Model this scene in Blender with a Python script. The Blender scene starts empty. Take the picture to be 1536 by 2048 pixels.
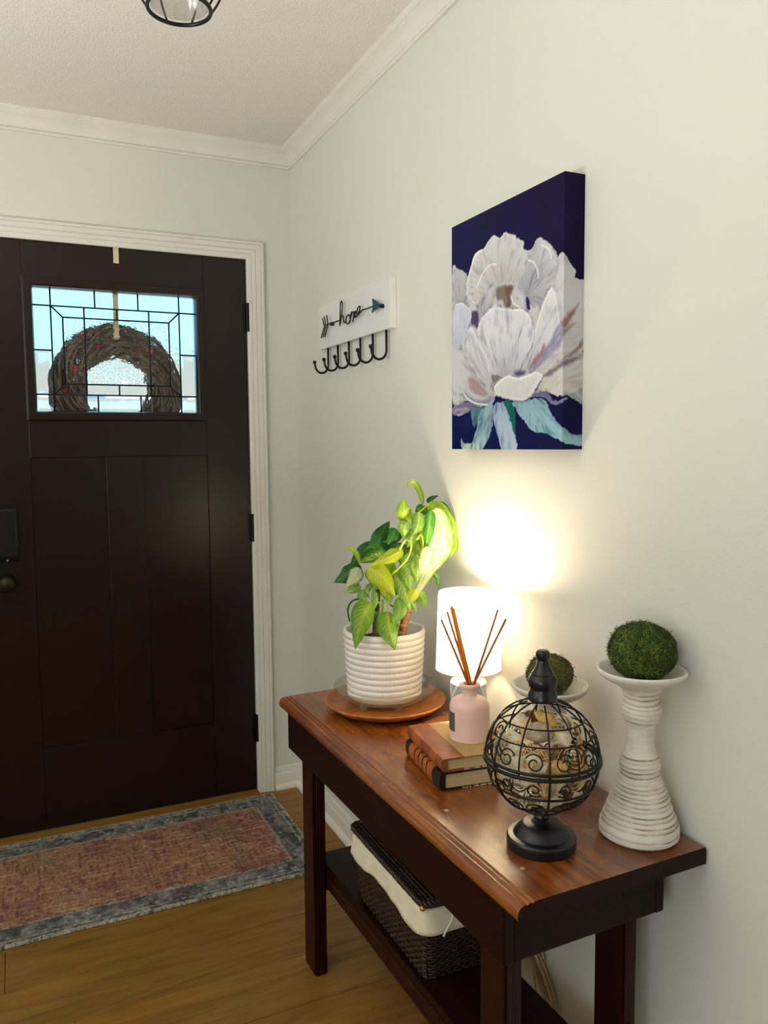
import bpy, bmesh, math, random
import numpy as np
from mathutils import Vector, Matrix, Euler

random.seed(7)
rng = np.random.default_rng(7)
PI = math.pi
SC = bpy.context.scene
COL = SC.collection

# ------------------------------------------------------------------ camera
cam_d = bpy.data.cameras.new('camera')
cam_d.sensor_fit = 'VERTICAL'
cam_d.sensor_height = 36.0
cam_d.lens = 1590.93 * 36.0 / 2048.0
cam_d.clip_start = 0.02
cam_d.clip_end = 200
cam = bpy.data.objects.new('camera', cam_d)
COL.objects.link(cam)
_R = Vector((0.9066133, -0.42187767, -0.0084593))
_U = Vector((0.04327625, 0.0730213, 0.99639102))
_F = Vector((0.41973741, 0.90370743, -0.08445937))
cam.matrix_world = Matrix(((_R.x, _U.x, -_F.x, -0.985), (_R.y, _U.y, -_F.y, -2.934), (_R.z, _U.z, -_F.z, 1.3465), (0, 0, 0, 1)))
SC.camera = cam

# ------------------------------------------------------------------ world, big lights, exposure
SC.view_settings.view_transform = 'Standard'
SC.view_settings.look = 'None'
SC.view_settings.gamma = 1.0
SC.view_settings.use_curve_mapping = False
SC.view_settings.exposure = 0.56

world = bpy.data.worlds.new('world')
SC.world = world
world.use_nodes = True
_bg = world.node_tree.nodes['Background']
_bg.inputs['Color'].default_value = (0.30, 0.74, 1.0, 1)
_bg.inputs['Strength'].default_value = 1.5


def area(name, loc, rot, sx, sy, power, col):
    d = bpy.data.lights.new(name, 'AREA')
    d.shape = 'RECTANGLE'
    d.size, d.size_y = sx, sy
    d.energy = power
    d.color = col
    o = bpy.data.objects.new(name, d)
    o.location = loc
    o.rotation_euler = rot
    COL.objects.link(o)
    return o


# daylight entering through the window in the left wall, and an added unseen fill light aimed at the ceiling
area('window_daylight', (-2.66, -4.0, 1.15), (0, -PI / 2, 0), 1.30, 1.75, 13, (1.0, 0.93, 0.80))
area('added_ceiling_fill', (-2.05, -1.85, 1.15), (PI, 0, 0), 0.8, 0.8, 29, (1.0, 0.985, 0.95))
_sun = bpy.data.lights.new('sun', 'SUN')
_sun.energy = 3.5
_sun.angle = 0.01
_so = bpy.data.objects.new('sun', _sun)
_so.rotation_euler = (math.radians(42), 0, math.radians(-12))
COL.objects.link(_so)


# ------------------------------------------------------------------ materials
def S(v):
    v = v / 255.0
    return v / 12.92 if v <= 0.04045 else ((v + 0.055) / 1.055) ** 2.4


def rgb(r, g, b):
    return (S(r), S(g), S(b), 1.0)


class NT:
    def __init__(self, name):
        self.m = bpy.data.materials.new(name)
        self.m.use_nodes = True
        self.t = self.m.node_tree
        self.b = self.t.nodes['Principled BSDF']
        self.out = self.t.nodes['Material Output']

    def n(self, typ, **kw):
        nd = self.t.nodes.new(typ)
        for k, v in kw.items():
            if k in nd.inputs:
                s = nd.inputs[k]
                if hasattr(v, 'is_output'):
                    self.t.links.new(v, s)
                else:
                    s.default_value = v
            else:
                setattr(nd, k, v)
        return nd

    def link(self, a, b):
        self.t.links.new(a, b)

    def set(self, **kw):
        for k, v in kw.items():
            s = self.b.inputs[k.replace('_', ' ')]
            if hasattr(v, 'is_output'):
                self.t.links.new(v, s)
            else:
                s.default_value = v
        return self

    def pos(self, scale=(1, 1, 1), rot=(0, 0, 0), obj=False):
        if obj:
            src = self.n('ShaderNodeTexCoord').outputs['Object']
        else:
            src = self.n('ShaderNodeNewGeometry').outputs['Position']
        mp = self.n('ShaderNodeMapping')
        mp.inputs['Scale'].default_value = scale
        mp.inputs['Rotation'].default_value = rot
        self.link(src, mp.inputs['Vector'])
        return mp.outputs['Vector']

    def noise(self, vec, scale, detail=4.0, rough=0.55, dist=0.0):
        nd = self.n('ShaderNodeTexNoise')
        nd.inputs['Scale'].default_value = scale
        nd.inputs['Detail'].default_value = detail
        nd.inputs['Roughness'].default_value = rough
        nd.inputs['Distortion'].default_value = dist
        self.link(vec, nd.inputs['Vector'])
        return nd.outputs['Fac']

    def ramp(self, fac, stops):
        nd = self.n('ShaderNodeValToRGB')
        el = nd.color_ramp.elements
        while len(el) < len(stops):
            el.new(0.5)
        for e, (p, c) in zip(el, stops):
            e.position = p
            e.color = c
        self.link(fac, nd.inputs['Fac'])
        return nd.outputs['Color']

    def bump(self, h, strength, dist):
        nd = self.n('ShaderNodeBump')
        nd.inputs['Strength'].default_value = strength
        nd.inputs['Distance'].default_value = dist
        self.link(h, nd.inputs['Height'])
        self.link(nd.outputs['Normal'], self.b.inputs['Normal'])
        return nd

    def mixc(self, fac, a, b, mode='MIX'):
        nd = self.n('ShaderNodeMix', data_type='RGBA', blend_type=mode)
        for s, v in ((nd.inputs[0], fac), (nd.inputs[6], a), (nd.inputs[7], b)):
            if hasattr(v, 'is_output'):
                self.link(v, s)
            else:
                s.default_value = v
        return nd.outputs[2]


def plain(name, col, rough=0.5, metal=0.0, nscale=None, namt=0.15, bump=0.0, bscale=200, **kw):
    """a procedural material: base colour with a noise tint and fine relief"""
    t = NT(name)
    v = t.pos(obj=True)
    f = t.noise(v, nscale or 30.0, 3)
    dk = tuple(c * (1 - namt) for c in col[:3]) + (1,)
    lt = tuple(min(1, c * (1 + namt)) for c in col[:3]) + (1,)
    t.set(Base_Color=t.ramp(f, [(0.3, dk), (0.7, lt)]), Roughness=rough, Metallic=metal)
    for k, x in kw.items():
        t.b.inputs[k.replace('_', ' ')].default_value = x
    if bump:
        t.bump(t.noise(v, bscale, 3), bump, 0.002)
    return t.m


M = {}


def make_materials():
    # painted wall, roller texture
    t = NT('wall_paint')
    v = t.pos()
    t.set(Base_Color=t.ramp(t.noise(v, 1.3, 3), [(0.3, rgb(220, 220, 211)), (0.7, rgb(225, 225, 217))]), Roughness=0.62)
    t.bump(t.noise(v, 190, 3, 0.6), 0.16, 0.002)
    M['wall'] = t.m
    t = NT('ceiling_stipple')
    v = t.pos()
    h = t.noise(v, 150, 4, 0.65)
    t.set(Base_Color=t.ramp(h, [(0.3, rgb(236, 231, 224)), (0.65, rgb(246, 242, 236))]), Roughness=0.9)
    t.bump(h, 0.75, 0.006)
    M['ceiling'] = t.m
    t = NT('trim_white')
    v = t.pos()
    t.set(Base_Color=t.ramp(t.noise(v, 9, 3), [(0.3, rgb(226, 224, 216)), (0.7, rgb(233, 231, 224))]), Roughness=0.35)
    M['trim'] = t.m
    # floor planks: honey oak vinyl
    t = NT('oak_plank')
    v = t.pos((1.1, 9, 9))
    n1 = t.noise(v, 3.0, 6, 0.6, 1.2)
    v2 = t.pos((5, 90, 90))
    n2 = t.noise(v2, 4.0, 3)
    oi = t.n('ShaderNodeObjectInfo')
    c = t.ramp(n1, [(0.25, rgb(108, 72, 18)), (0.5, rgb(140, 101, 32)), (0.78, rgb(160, 122, 48))])
    c = t.mixc(t.ramp(n2, [(0.35, (0, 0, 0, 1)), (0.75, (0.35, 0.35, 0.35, 1))]), c, rgb(94, 60, 14))
    hs = t.n('ShaderNodeHueSaturation')
    t.link(c, hs.inputs['Color'])
    mm = t.n('ShaderNodeMapRange')
    mm.inputs['To Min'].default_value = 0.82
    mm.inputs['To Max'].default_value = 1.12
    t.link(oi.outputs['Random'], mm.inputs['Value'])
    t.link(mm.outputs[0], hs.inputs['Value'])
    t.set(Base_Color=hs.outputs[0], Roughness=0.48)
    t.bump(n2, 0.12, 0.001)
    M['plank'] = t.m
    M['underlay'] = plain('underlay', rgb(40, 26, 12), 0.9)
    # table wood: worn red-brown pine
    t = NT('table_wood')
    v = t.pos((11, 1.0, 11), obj=True)
    n1 = t.noise(v, 3.2, 6, 0.6, 1.5)
    n2 = t.noise(t.pos((1, 1, 1), obj=True), 7, 4, 0.6)
    n3 = t.noise(t.pos((120, 6, 120), obj=True), 3, 3)
    c = t.ramp(n1, [(0.25, rgb(80, 34, 8)), (0.5, rgb(140, 74, 22)), (0.75, rgb(176, 104, 38))])
    c = t.mixc(t.ramp(n2, [(0.42, (0, 0, 0, 1)), (0.72, (0.65, 0.65, 0.65, 1))]), c, rgb(88, 36, 10))
    c = t.mixc(t.ramp(n3, [(0.5, (0, 0, 0, 1)), (0.8, (0.4, 0.4, 0.4, 1))]), c, rgb(70, 28, 9))
    t.set(Base_Color=c, Roughness=t.ramp(n2, [(0.3, (0.2, 0.2, 0.2, 1)), (0.7, (0.34, 0.34, 0.34, 1))]))
    t.b.inputs['Coat Weight'].default_value = 0.4
    t.b.inputs['Coat Roughness'].default_value = 0.2
    t.bump(n1, 0.10, 0.002)
    M['table'] = t.m
    t = NT('table_leg_wood')
    n1 = t.noise(t.pos((14, 14, 1.0), obj=True), 3.0, 6, 0.6, 1.2)
    n2 = t.noise(t.pos((1, 1, 0.5), obj=True), 16, 4)
    c = t.ramp(n1, [(0.25, rgb(22, 5, 2)), (0.55, rgb(44, 12, 5)), (0.8, rgb(68, 24, 9))])
    c = t.mixc(t.ramp(n2, [(0.5, (0, 0, 0, 1)), (0.75, (0.7, 0.7, 0.7, 1))]), c, rgb(20, 5, 2))
    t.set(Base_Color=c, Roughness=0.36)
    t.b.inputs['Specular IOR Level'].default_value = 0.2
    t.bump(n1, 0.10, 0.002)
    M['leg'] = t.m
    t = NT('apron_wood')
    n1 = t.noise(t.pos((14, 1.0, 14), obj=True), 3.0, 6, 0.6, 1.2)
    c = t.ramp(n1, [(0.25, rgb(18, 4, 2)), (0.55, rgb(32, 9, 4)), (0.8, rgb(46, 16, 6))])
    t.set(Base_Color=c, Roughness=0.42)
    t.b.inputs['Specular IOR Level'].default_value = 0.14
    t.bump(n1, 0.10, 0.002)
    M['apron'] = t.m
    M['plug'] = plain('wood_plug', rgb(196, 160, 108), 0.35)
    # door
    t = NT('door_brown')
    v = t.pos((40, 40, 2))
    n = t.noise(v, 4, 4)
    t.set(Base_Color=t.ramp(n, [(0.3, rgb(24, 6, 3)), (0.7, rgb(30, 9, 5))]), Roughness=0.30)
    t.bump(n, 0.05, 0.001)
    t.b.inputs['Specular IOR Level'].default_value = 0.4
    M['door'] = t.m
    M['black_metal'] = plain('black_metal', rgb(14, 14, 16), 0.35, 0.5)
    M['black_wire'] = plain('black_wire', rgb(9, 10, 13), 0.42, 0.3)
    M['black_gloss'] = plain('black_lacquer', rgb(10, 13, 20), 0.3, 0.0)
    M['came'] = plain('lead_came', rgb(26, 27, 34), 0.5, 0.6)
    M['bronze'] = plain('bronze_knob', rgb(46, 36, 22), 0.3, 0.6)
    M['silver'] = plain('silver_button', rgb(210, 210, 212), 0.25, 0.9)
    M['strap'] = plain('hanger_metal', rgb(226, 212, 178), 0.32, 0.35)

    def glass(name, scale, strength, tint=(0.97, 1, 1, 1), rough=0.06, dist=0.004, detail=2):
        t = NT(name)
        v = t.pos()
        t.set(Base_Color=tint, Roughness=rough)
        t.b.inputs['Transmission Weight'].default_value = 1.0
        t.b.inputs['IOR'].default_value = 1.25
        t.bump(t.noise(v, scale, detail, 0.5), strength, dist)
        return t.m
    M['glass_hammer'] = glass('hammered_glass', 60, 1.0, dist=0.007)
    M['glass_ripple'] = glass('rippled_glass', 26, 0.9, dist=0.006)
    M['glass_bevel'] = glass('bevelled_glass', 12, 0.5)
    t = NT('clear_glass')
    v = t.pos()
    t.set(Base_Color=t.ramp(t.noise(v, 20, 2), [(0.3, (0.97, 0.97, 0.97, 1)), (0.7, (1, 1, 1, 1))]), Roughness=0.03)
    t.b.inputs['Transmission Weight'].default_value = 1.0
    t.b.inputs['IOR'].default_value = 1.15
    M['clear'] = t.m
    t = NT('clear_plastic')
    v = t.pos(obj=True)
    tr = t.n('ShaderNodeBsdfTransparent', Color=(0.93, 0.91, 0.87, 1))
    gl = t.n('ShaderNodeBsdfGlossy', Roughness=0.12)
    df = t.n('ShaderNodeBsdfDiffuse', Color=(0.8, 0.77, 0.7, 1))
    lw = t.n('ShaderNodeLayerWeight', Blend=0.35)
    mx0 = t.n('ShaderNodeMixShader')
    mx0.inputs[0].default_value = 0.08
    t.link(tr.outputs[0], mx0.inputs[1])
    t.link(df.outputs[0], mx0.inputs[2])
    mx = t.n('ShaderNodeMixShader')
    mp = t.n('ShaderNodeMapRange')
    mp.inputs['To Max'].default_value = 0.55
    nz = t.n('ShaderNodeMath', operation='MULTIPLY')
    t.link(lw.outputs['Facing'], nz.inputs[0])
    t.link(t.ramp(t.noise(v, 40, 2), [(0, (0.85, 0.85, 0.85, 1)), (1, (1, 1, 1, 1))]), nz.inputs[1])
    t.link(nz.outputs[0], mp.inputs['Value'])
    t.link(mp.outputs[0], mx.inputs[0])
    t.link(mx0.outputs[0], mx.inputs[1])
    t.link(gl.outputs[0], mx.inputs[2])
    t.link(mx.outputs[0], t.out.inputs['Surface'])
    M['plastic'] = t.m
    tg_ = t.m.copy()
    tg_.name = 'thin_glass'
    for nd in tg_.node_tree.nodes:
        if nd.type == 'BSDF_TRANSPARENT':
            nd.inputs['Color'].default_value = (0.95, 0.95, 0.95, 1)
            mxn = nd.outputs[0].links[0].to_node
            mxn.inputs[0].default_value = 0.02
    M['thin_glass'] = tg_
    M['sign'] = plain('sign_white', rgb(228, 228, 224), 0.5, nscale=6, namt=0.03)
    M['teal'] = plain('teal_metal', rgb(14, 58, 84), 0.4, 0.0)
    # things with painted colour attributes
    for nm, rough, bmp in (('painted', 0.42, 0.0), ('rugcolour', 0.95, 0.6), ('leafcolour', 0.38, 0.0), ('mosscolour', 0.9, 0.0), ('lampcolour', 0.12, 0.0)):
        t = NT(nm)
        ca = t.n('ShaderNodeVertexColor', layer_name='Col')
        t.set(Base_Color=ca.outputs[0], Roughness=rough)
        if bmp:
            t.bump(t.noise(t.pos(), 420, 3), bmp, 0.003)
        if nm == 'painted':
            t.b.inputs['Specular IOR Level'].default_value = 0.1
        if nm == 'leafcolour':
            t.b.inputs['Roughness'].default_value = 0.35
            tl = t.n('ShaderNodeBsdfTranslucent')
            t.link(ca.outputs[0], tl.inputs['Color'])
            mx = t.n('ShaderNodeMixShader')
            mx.inputs[0].default_value = 0.38
            t.link(t.b.outputs[0], mx.inputs[1])
            t.link(tl.outputs[0], mx.inputs[2])
            t.link(mx.outputs[0], t.out.inputs['Surface'])
        M[nm] = t.m
    M['pot'] = plain('pot_glaze', rgb(240, 236, 230), 0.22, nscale=20, namt=0.03)
    M['soil'] = plain('soil', rgb(40, 28, 20), 0.95, nscale=90, namt=0.6, bump=1.0, bscale=160)
    t = NT('cane_bark')
    v = t.pos(obj=True)
    wv = t.noise(t.pos((20, 20, 120), obj=True), 1.2, 3)
    t.set(Base_Color=t.ramp(wv, [(0.35, rgb(92, 58, 34)), (0.6, rgb(150, 100, 58)), (0.72, rgb(206, 168, 120))]), Roughness=0.6)
    t.bump(wv, 0.5, 0.003)
    M['bark'] = t.m
    t = NT('cane_bark_dark')
    wv = t.noise(t.pos((20, 20, 120), obj=True), 1.2, 3)
    t.set(Base_Color=t.ramp(wv, [(0.35, rgb(60, 38, 26)), (0.65, rgb(112, 76, 48)), (0.76, rgb(160, 124, 88))]), Roughness=0.65)
    t.bump(wv, 0.5, 0.003)
    M['bark_dark'] = t.m
    M['petiole'] = plain('petiole', rgb(172, 200, 58), 0.4, nscale=60)
    M['petiole_dark'] = plain('petiole_dark', rgb(52, 84, 44), 0.45, nscale=90, namt=0.5)
    M['tie'] = plain('green_tie', rgb(40, 150, 120), 0.5)
    # acacia plate
    t = NT('acacia_wood')
    n1 = t.noise(t.pos((3, 14, 14), rot=(0, 0, 0.5), obj=True), 3.0, 5, 0.6, 1.5)
    t.set(Base_Color=t.ramp(n1, [(0.25, rgb(120, 64, 20)), (0.5, rgb(174, 104, 40)), (0.8, rgb(206, 142, 66))]), Roughness=0.35)
    t.bump(n1, 0.1, 0.001)
    M['acacia'] = t.m
    # lamp shade: thin white cloth that passes light
    t = NT('shade_cloth')
    v = t.pos((1, 1, 1))
    c = t.ramp(t.noise(v, 260, 2), [(0.3, rgb(236, 232, 224)), (0.7, rgb(246, 243, 236))])
    df = t.n('ShaderNodeBsdfDiffuse')
    tl = t.n('ShaderNodeBsdfTranslucent')
    t.link(c, df.inputs['Color'])
    t.link(c, tl.inputs['Color'])
    mx = t.n('ShaderNodeMixShader')
    mx.inputs[0].default_value = 0.5
    t.link(df.outputs[0], mx.inputs[1])
    t.link(tl.outputs[0], mx.inputs[2])
    t.link(mx.outputs[0], t.out.inputs['Surface'])
    M['shade'] = t.m
    t = NT('lit_bulb')
    em = t.n('ShaderNodeEmission', Color=(1.0, 0.82, 0.54, 1), Strength=LAMP_STRENGTH)
    t.link(em.outputs[0], t.out.inputs['Surface'])
    M['bulb'] = t.m
    M['bulb_off'] = plain('frosted_bulb', rgb(228, 224, 222), 0.35, nscale=10, namt=0.02)
    # pink frosted glass
    t = NT('pink_frosted')
    v = t.pos(obj=True)
    c = t.ramp(t.noise(v, 14, 2), [(0.3, rgb(234, 198, 186)), (0.7, rgb(240, 206, 194))])
    t.set(Base_Color=c, Roughness=0.5)
    t.b.inputs['Subsurface Weight'].default_value = 0.35
    t.b.inputs['Subsurface Radius'].default_value = (0.02, 0.012, 0.01)
    M['pink'] = t.m
    M['label_grey'] = plain('label_grey', rgb(84, 84, 86), 0.5)
    M['reed'] = plain('reed_orange', rgb(232, 136, 30), 0.6, nscale=80)
    M['reed_dark'] = plain('reed_brown', rgb(164, 96, 50), 0.6, nscale=80)
    M['oil'] = plain('fragrance_oil', rgb(226, 190, 150), 0.2)
    # books
    M['leather_tan'] = plain('leather_tan', rgb(138, 72, 42), 0.42, nscale=60, namt=0.2, bump=0.3, bscale=300)
    M['leather_copper'] = plain('leather_copper', rgb(172, 92, 44), 0.38, nscale=60, namt=0.2, bump=0.2, bscale=300)
    M['leather_black'] = plain('leather_black', rgb(16, 16, 20), 0.4, nscale=60, bump=0.3, bscale=300)
    t = NT('patterned_paper')
    v = t.pos((1, 1, 1), rot=(0, 0, 0.78), obj=True)
    br = t.n('ShaderNodeTexBrick')
    br.inputs['Scale'].default_value = 60
    br.inputs['Color1'].default_value = rgb(214, 186, 130)
    br.inputs['Color2'].default_value = rgb(206, 178, 122)
    br.inputs['Mortar'].default_value = rgb(140, 100, 50)
    br.inputs['Mortar Size'].default_value = 0.05
    t.link(v, br.inputs['Vector'])
    t.set(Base_Color=br.outputs[0], Roughness=0.55)
    M['paper'] = t.m
    t = NT('page_block')
    ln = t.noise(t.pos((2, 2, 900), obj=True), 1.0, 2)
    t.set(Base_Color=t.ramp(ln, [(0.3, rgb(184, 156, 104)), (0.7, rgb(218, 194, 146))]), Roughness=0.8)
    M['pages'] = t.m
    t = NT('marbled_edge')
    t.set(Base_Color=t.ramp(t.noise(t.pos(obj=True), 160, 3), [(0.42, rgb(40, 30, 24)), (0.5, rgb(206, 184, 146))]), Roughness=0.6)
    M['marbled'] = t.m
    # whitewashed ceramic: the attribute carries how deep a turned groove lies, taupe wash stays in it
    t = NT('whitewash')
    ca = t.n('ShaderNodeVertexColor', layer_name='Col')
    n1 = t.noise(t.pos((10, 10, 50), obj=True), 2.6, 6, 0.7, 0.6)
    n2 = t.noise(t.pos((1, 1, 2.2), obj=True), 60, 4, 0.65)
    n3 = t.noise(t.pos((1, 1, 0.6), obj=True), 26, 3)
    c = t.ramp(n1, [(0.27, rgb(180, 164, 140)), (0.36, rgb(222, 213, 198)), (0.6, rgb(236, 230, 219))])
    c = t.mixc(t.ramp(n2, [(0.66, (0, 0, 0, 1)), (0.74, (0.55, 0.55, 0.55, 1))]), c, rgb(164, 146, 120))
    gm = t.n('ShaderNodeMath', operation='MULTIPLY')
    t.link(ca.outputs[0], gm.inputs[0])
    t.link(t.ramp(n3, [(0.38, (0.15, 0.15, 0.15, 1)), (0.56, (1, 1, 1, 1))]), gm.inputs[1])
    c = t.mixc(gm.outputs[0], c, rgb(128, 106, 78))
    t.set(Base_Color=c, Roughness=0.7)
    t.bump(n1, 0.35, 0.003)
    M['whitewash'] = t.m
    M['moss_core'] = plain('moss_core', rgb(36, 46, 18), 0.95, nscale=90, namt=0.5, bump=1.0, bscale=150)
    for nm, c in (('rattan', (214, 172, 122)), ('petal_cream', (222, 206, 172)), ('petal_tan', (206, 172, 120)), ('pod_taupe', (176, 156, 126)), ('petal_gold', (214, 170, 92)), ('chip_white', (224, 212, 184)), ('bark_red', (128, 72, 44))):
        M[nm] = plain(nm, rgb(*c), 0.75, nscale=90, namt=0.28, bump=0.4, bscale=220)
    M['wicker'] = plain('dark_wicker', rgb(46, 28, 18), 0.45, nscale=70, namt=0.5)
    M['wicker_core'] = plain('wicker_core', rgb(18, 11, 8), 0.8)
    M['linen'] = plain('linen', rgb(232, 222, 196), 0.85, nscale=40, namt=0.05, bump=0.4, bscale=420)
    M['cord'] = plain('clear_cord', rgb(206, 184, 134), 0.18, nscale=40, namt=0.1, Coat_Weight=0.6)
    M['white_plastic'] = plain('white_plastic', rgb(230, 226, 214), 0.4)
    M['brass'] = plain('brass_bead', rgb(190, 150, 80), 0.3, 0.8)
    # outside
    M['vine'] = plain('grapevine', rgb(124, 104, 88), 0.8, nscale=60, namt=0.4)
    M['berry'] = plain('red_berry', rgb(190, 40, 36), 0.4)
    M['grass'] = plain('gravel_yard', rgb(226, 224, 214), 0.9, nscale=2, namt=0.08)
    M['concrete'] = plain('porch_concrete', rgb(210, 206, 198), 0.9, nscale=5)
    M['tree'] = plain('tree_green', rgb(110, 140, 90), 0.9, nscale=3, namt=0.4)
    M['trunk'] = plain('trunk', rgb(110, 88, 68), 0.9, nscale=6, namt=0.3)
    M['siding'] = plain('siding', rgb(236, 234, 228), 0.7)
    M['roof'] = plain('roof_shingle', rgb(150, 134, 122), 0.9)
    M['pane_blue'] = plain('pane_blue', rgb(90, 120, 150), 0.1)
    M['porch_post'] = plain('porch_post', rgb(168, 128, 80), 0.7)


# ------------------------------------------------------------------ mesh helpers
def mesh(name, verts, faces, mat, parent=None, smooth=False, loc=None):
    me = bpy.data.meshes.new(name)
    me.from_pydata([tuple(v) for v in verts], [], [tuple(f) for f in faces])
    me.update()
    if mat:
        me.materials.append(mat)
    if smooth:
        me.polygons.foreach_set('use_smooth', [True] * len(me.polygons))
    o = bpy.data.objects.new(name, me)
    COL.objects.link(o)
    if parent:
        o.parent = parent
    if loc:
        o.location = loc
    return o


class MB:
    def __init__(self):
        self.v, self.f = [], []

    def add(self, vs, fs):
        b = len(self.v)
        self.v += [tuple(x) for x in vs]
        self.f += [tuple(i + b for i in f) for f in fs]
        return self

    def box(self, x0, x1, y0, y1, z0, z1, bev=0.0):
        if bev <= 0:
            vs = [(x, y, z) for z in (z0, z1) for y in (y0, y1) for x in (x0, x1)]
            return self.add(vs, [(0, 2, 3, 1), (4, 5, 7, 6), (0, 1, 5, 4), (2, 6, 7, 3), (0, 4, 6, 2), (1, 3, 7, 5)])
        bm = bmesh.new()
        bmesh.ops.create_cube(bm, size=1.0)
        for v in bm.verts:
            v.co = Vector(((x0 + x1) / 2 + v.co.x * (x1 - x0), (y0 + y1) / 2 + v.co.y * (y1 - y0), (z0 + z1) / 2 + v.co.z * (z1 - z0)))
        bmesh.ops.bevel(bm, geom=bm.edges[:], offset=bev, segments=2, profile=0.6, affect='EDGES')
        bm.verts.index_update()
        self.add([v.co[:] for v in bm.verts], [[v.index for v in f.verts] for f in bm.faces])
        bm.free()
        return self

    def lathe(self, prof, seg=48, c=(0, 0, 0), close=True):
        """prof: list of (r, z) from bottom to top; r=0 ends make poles"""
        vs, fs, rows = [], [], []
        for r, z in prof:
            if r <= 1e-7:
                rows.append([len(vs)])
                vs.append((c[0], c[1], c[2] + z))
            else:
                rows.append(list(range(len(vs), len(vs) + seg)))
                for k in range(seg):
                    a = 2 * PI * k / seg
                    vs.append((c[0] + r * math.cos(a), c[1] + r * math.sin(a), c[2] + z))
        for A, B in zip(rows[:-1], rows[1:]):
            for k in range(seg):
                k2 = (k + 1) % seg
                if len(A) == 1 and len(B) == 1:
                    continue
                if len(A) == 1:
                    fs.append((A[0], B[k2], B[k]))
                elif len(B) == 1:
                    fs.append((A[k], A[k2], B[0]))
                else:
                    fs.append((A[k], A[k2], B[k2], B[k]))
        return self.add(vs, fs)

    def tube(self, pts, r, seg=8, cyc=False, caps=True, flat=1.0):
        pts = [Vector(p) for p in pts]
        n = len(pts)
        rs = r if isinstance(r, (list, tuple)) else [r] * n
        tang = []
        for i in range(n):
            a = pts[(i - 1) % n] if (cyc or i > 0) else pts[i]
            b = pts[(i + 1) % n] if (cyc or i < n - 1) else pts[i]
            d = b - a
            tang.append(d.normalized() if d.length > 1e-9 else Vector((0, 0, 1)))
        up = Vector((0, 0, 1)) if abs(tang[0].z) < 0.9 else Vector((1, 0, 0))
        nrm = (up - tang[0] * up.dot(tang[0])).normalized()
        vs, fs = [], []
        for i in range(n):
            nrm = (nrm - tang[i] * nrm.dot(tang[i]))
            nrm = nrm.normalized() if nrm.length > 1e-9 else Vector((1, 0, 0))
            bi = tang[i].cross(nrm)
            for k in range(seg):
                a = 2 * PI * k / seg
                vs.append(pts[i] + nrm * (math.cos(a) * rs[i] * flat) + bi * (math.sin(a) * rs[i]))
        m = n if cyc else n - 1
        for i in range(m):
            j = (i + 1) % n
            for k in range(seg):
                k2 = (k + 1) % seg
                fs.append((i * seg + k, i * seg + k2, j * seg + k2, j * seg + k))
        if caps and not cyc:
            fs.append(tuple(range(seg - 1, -1, -1)))
            fs.append(tuple((n - 1) * seg + k for k in range(seg)))
        return self.add(vs, fs)

    def ball(self, c, r, seg=16, rings=10, sc=(1, 1, 1)):
        vs, fs = [], []
        vs.append((c[0], c[1], c[2] - r * sc[2]))
        for i in range(1, rings):
            ph = -PI / 2 + PI * i / rings
            for k in range(seg):
                a = 2 * PI * k / seg
                vs.append((c[0] + r * sc[0] * math.cos(ph) * math.cos(a), c[1] + r * sc[1] * math.cos(ph) * math.sin(a), c[2] + r * sc[2] * math.sin(ph)))
        vs.append((c[0], c[1], c[2] + r * sc[2]))
        top = len(vs) - 1
        for k in range(seg):
            k2 = (k + 1) % seg
            fs.append((0, 1 + k2, 1 + k))
            fs.append((top, 1 + (rings - 2) * seg + k, 1 + (rings - 2) * seg + k2))
            for i in range(rings - 2):
                a = 1 + i * seg
                fs.append((a + k, a + k2, a + seg + k2, a + seg + k))
        return self.add(vs, fs)

    def prism(self, poly, axis, a, b):
        """extrude a 2-D polygon along an axis ('x','y','z') from a to b"""
        n = len(poly)

        def pt(p, t):
            return {'x': (t, p[0], p[1]), 'y': (p[0], t, p[1]), 'z': (p[0], p[1], t)}[axis]
        vs = [pt(p, a) for p in poly] + [pt(p, b) for p in poly]
        fs = [tuple(range(n))[::-1], tuple(range(n, 2 * n))]
        for i in range(n):
            j = (i + 1) % n
            fs.append((i, j, n + j, n + i))
        return self.add(vs, fs)

    def sweep(self, rings):
        """join rings of equal length (open profiles closed into loops) with end caps"""
        n = len(rings[0])
        vs = [p for r in rings for p in r]
        fs = []
        for i in range(len(rings) - 1):
            for k in range(n):
                k2 = (k + 1) % n
                fs.append((i * n + k, i * n + k2, (i + 1) * n + k2, (i + 1) * n + k))
        fs.append(tuple(range(n))[::-1])
        fs.append(tuple((len(rings) - 1) * n + k for k in range(n)))
        return self.add(vs, fs)

    def build(self, name, mat, parent=None, smooth=False, angle=None, loc=None):
        o = mesh(name, self.v, self.f, mat, parent, smooth, loc)
        bm = bmesh.new()
        bm.from_mesh(o.data)
        bmesh.ops.recalc_face_normals(bm, faces=bm.faces)
        if angle is not None:
            for f in bm.faces:
                f.smooth = True
            for e in bm.edges:
                if len(e.link_faces) == 2 and e.calc_face_angle(0) > math.radians(angle):
                    e.smooth = False
        bm.to_mesh(o.data)
        bm.free()
        return o


def tag(o, label=None, cat=None, group=None, kind=None):
    if label:
        o['label'] = label
    if cat:
        o['category'] = cat
    if group:
        o['group'] = group
    if kind:
        o['kind'] = kind
    return o


def thing(name, label, cat, loc=(0, 0, 0), rotz=0.0, group=None):
    o = bpy.data.objects.new(name, None)
    o.empty_display_size = 0.05
    COL.objects.link(o)
    o.location = loc
    o.rotation_euler = (0, 0, rotz)
    return tag(o, label, cat, group)


def struct(o):
    o['kind'] = 'structure'
    return o


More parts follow.
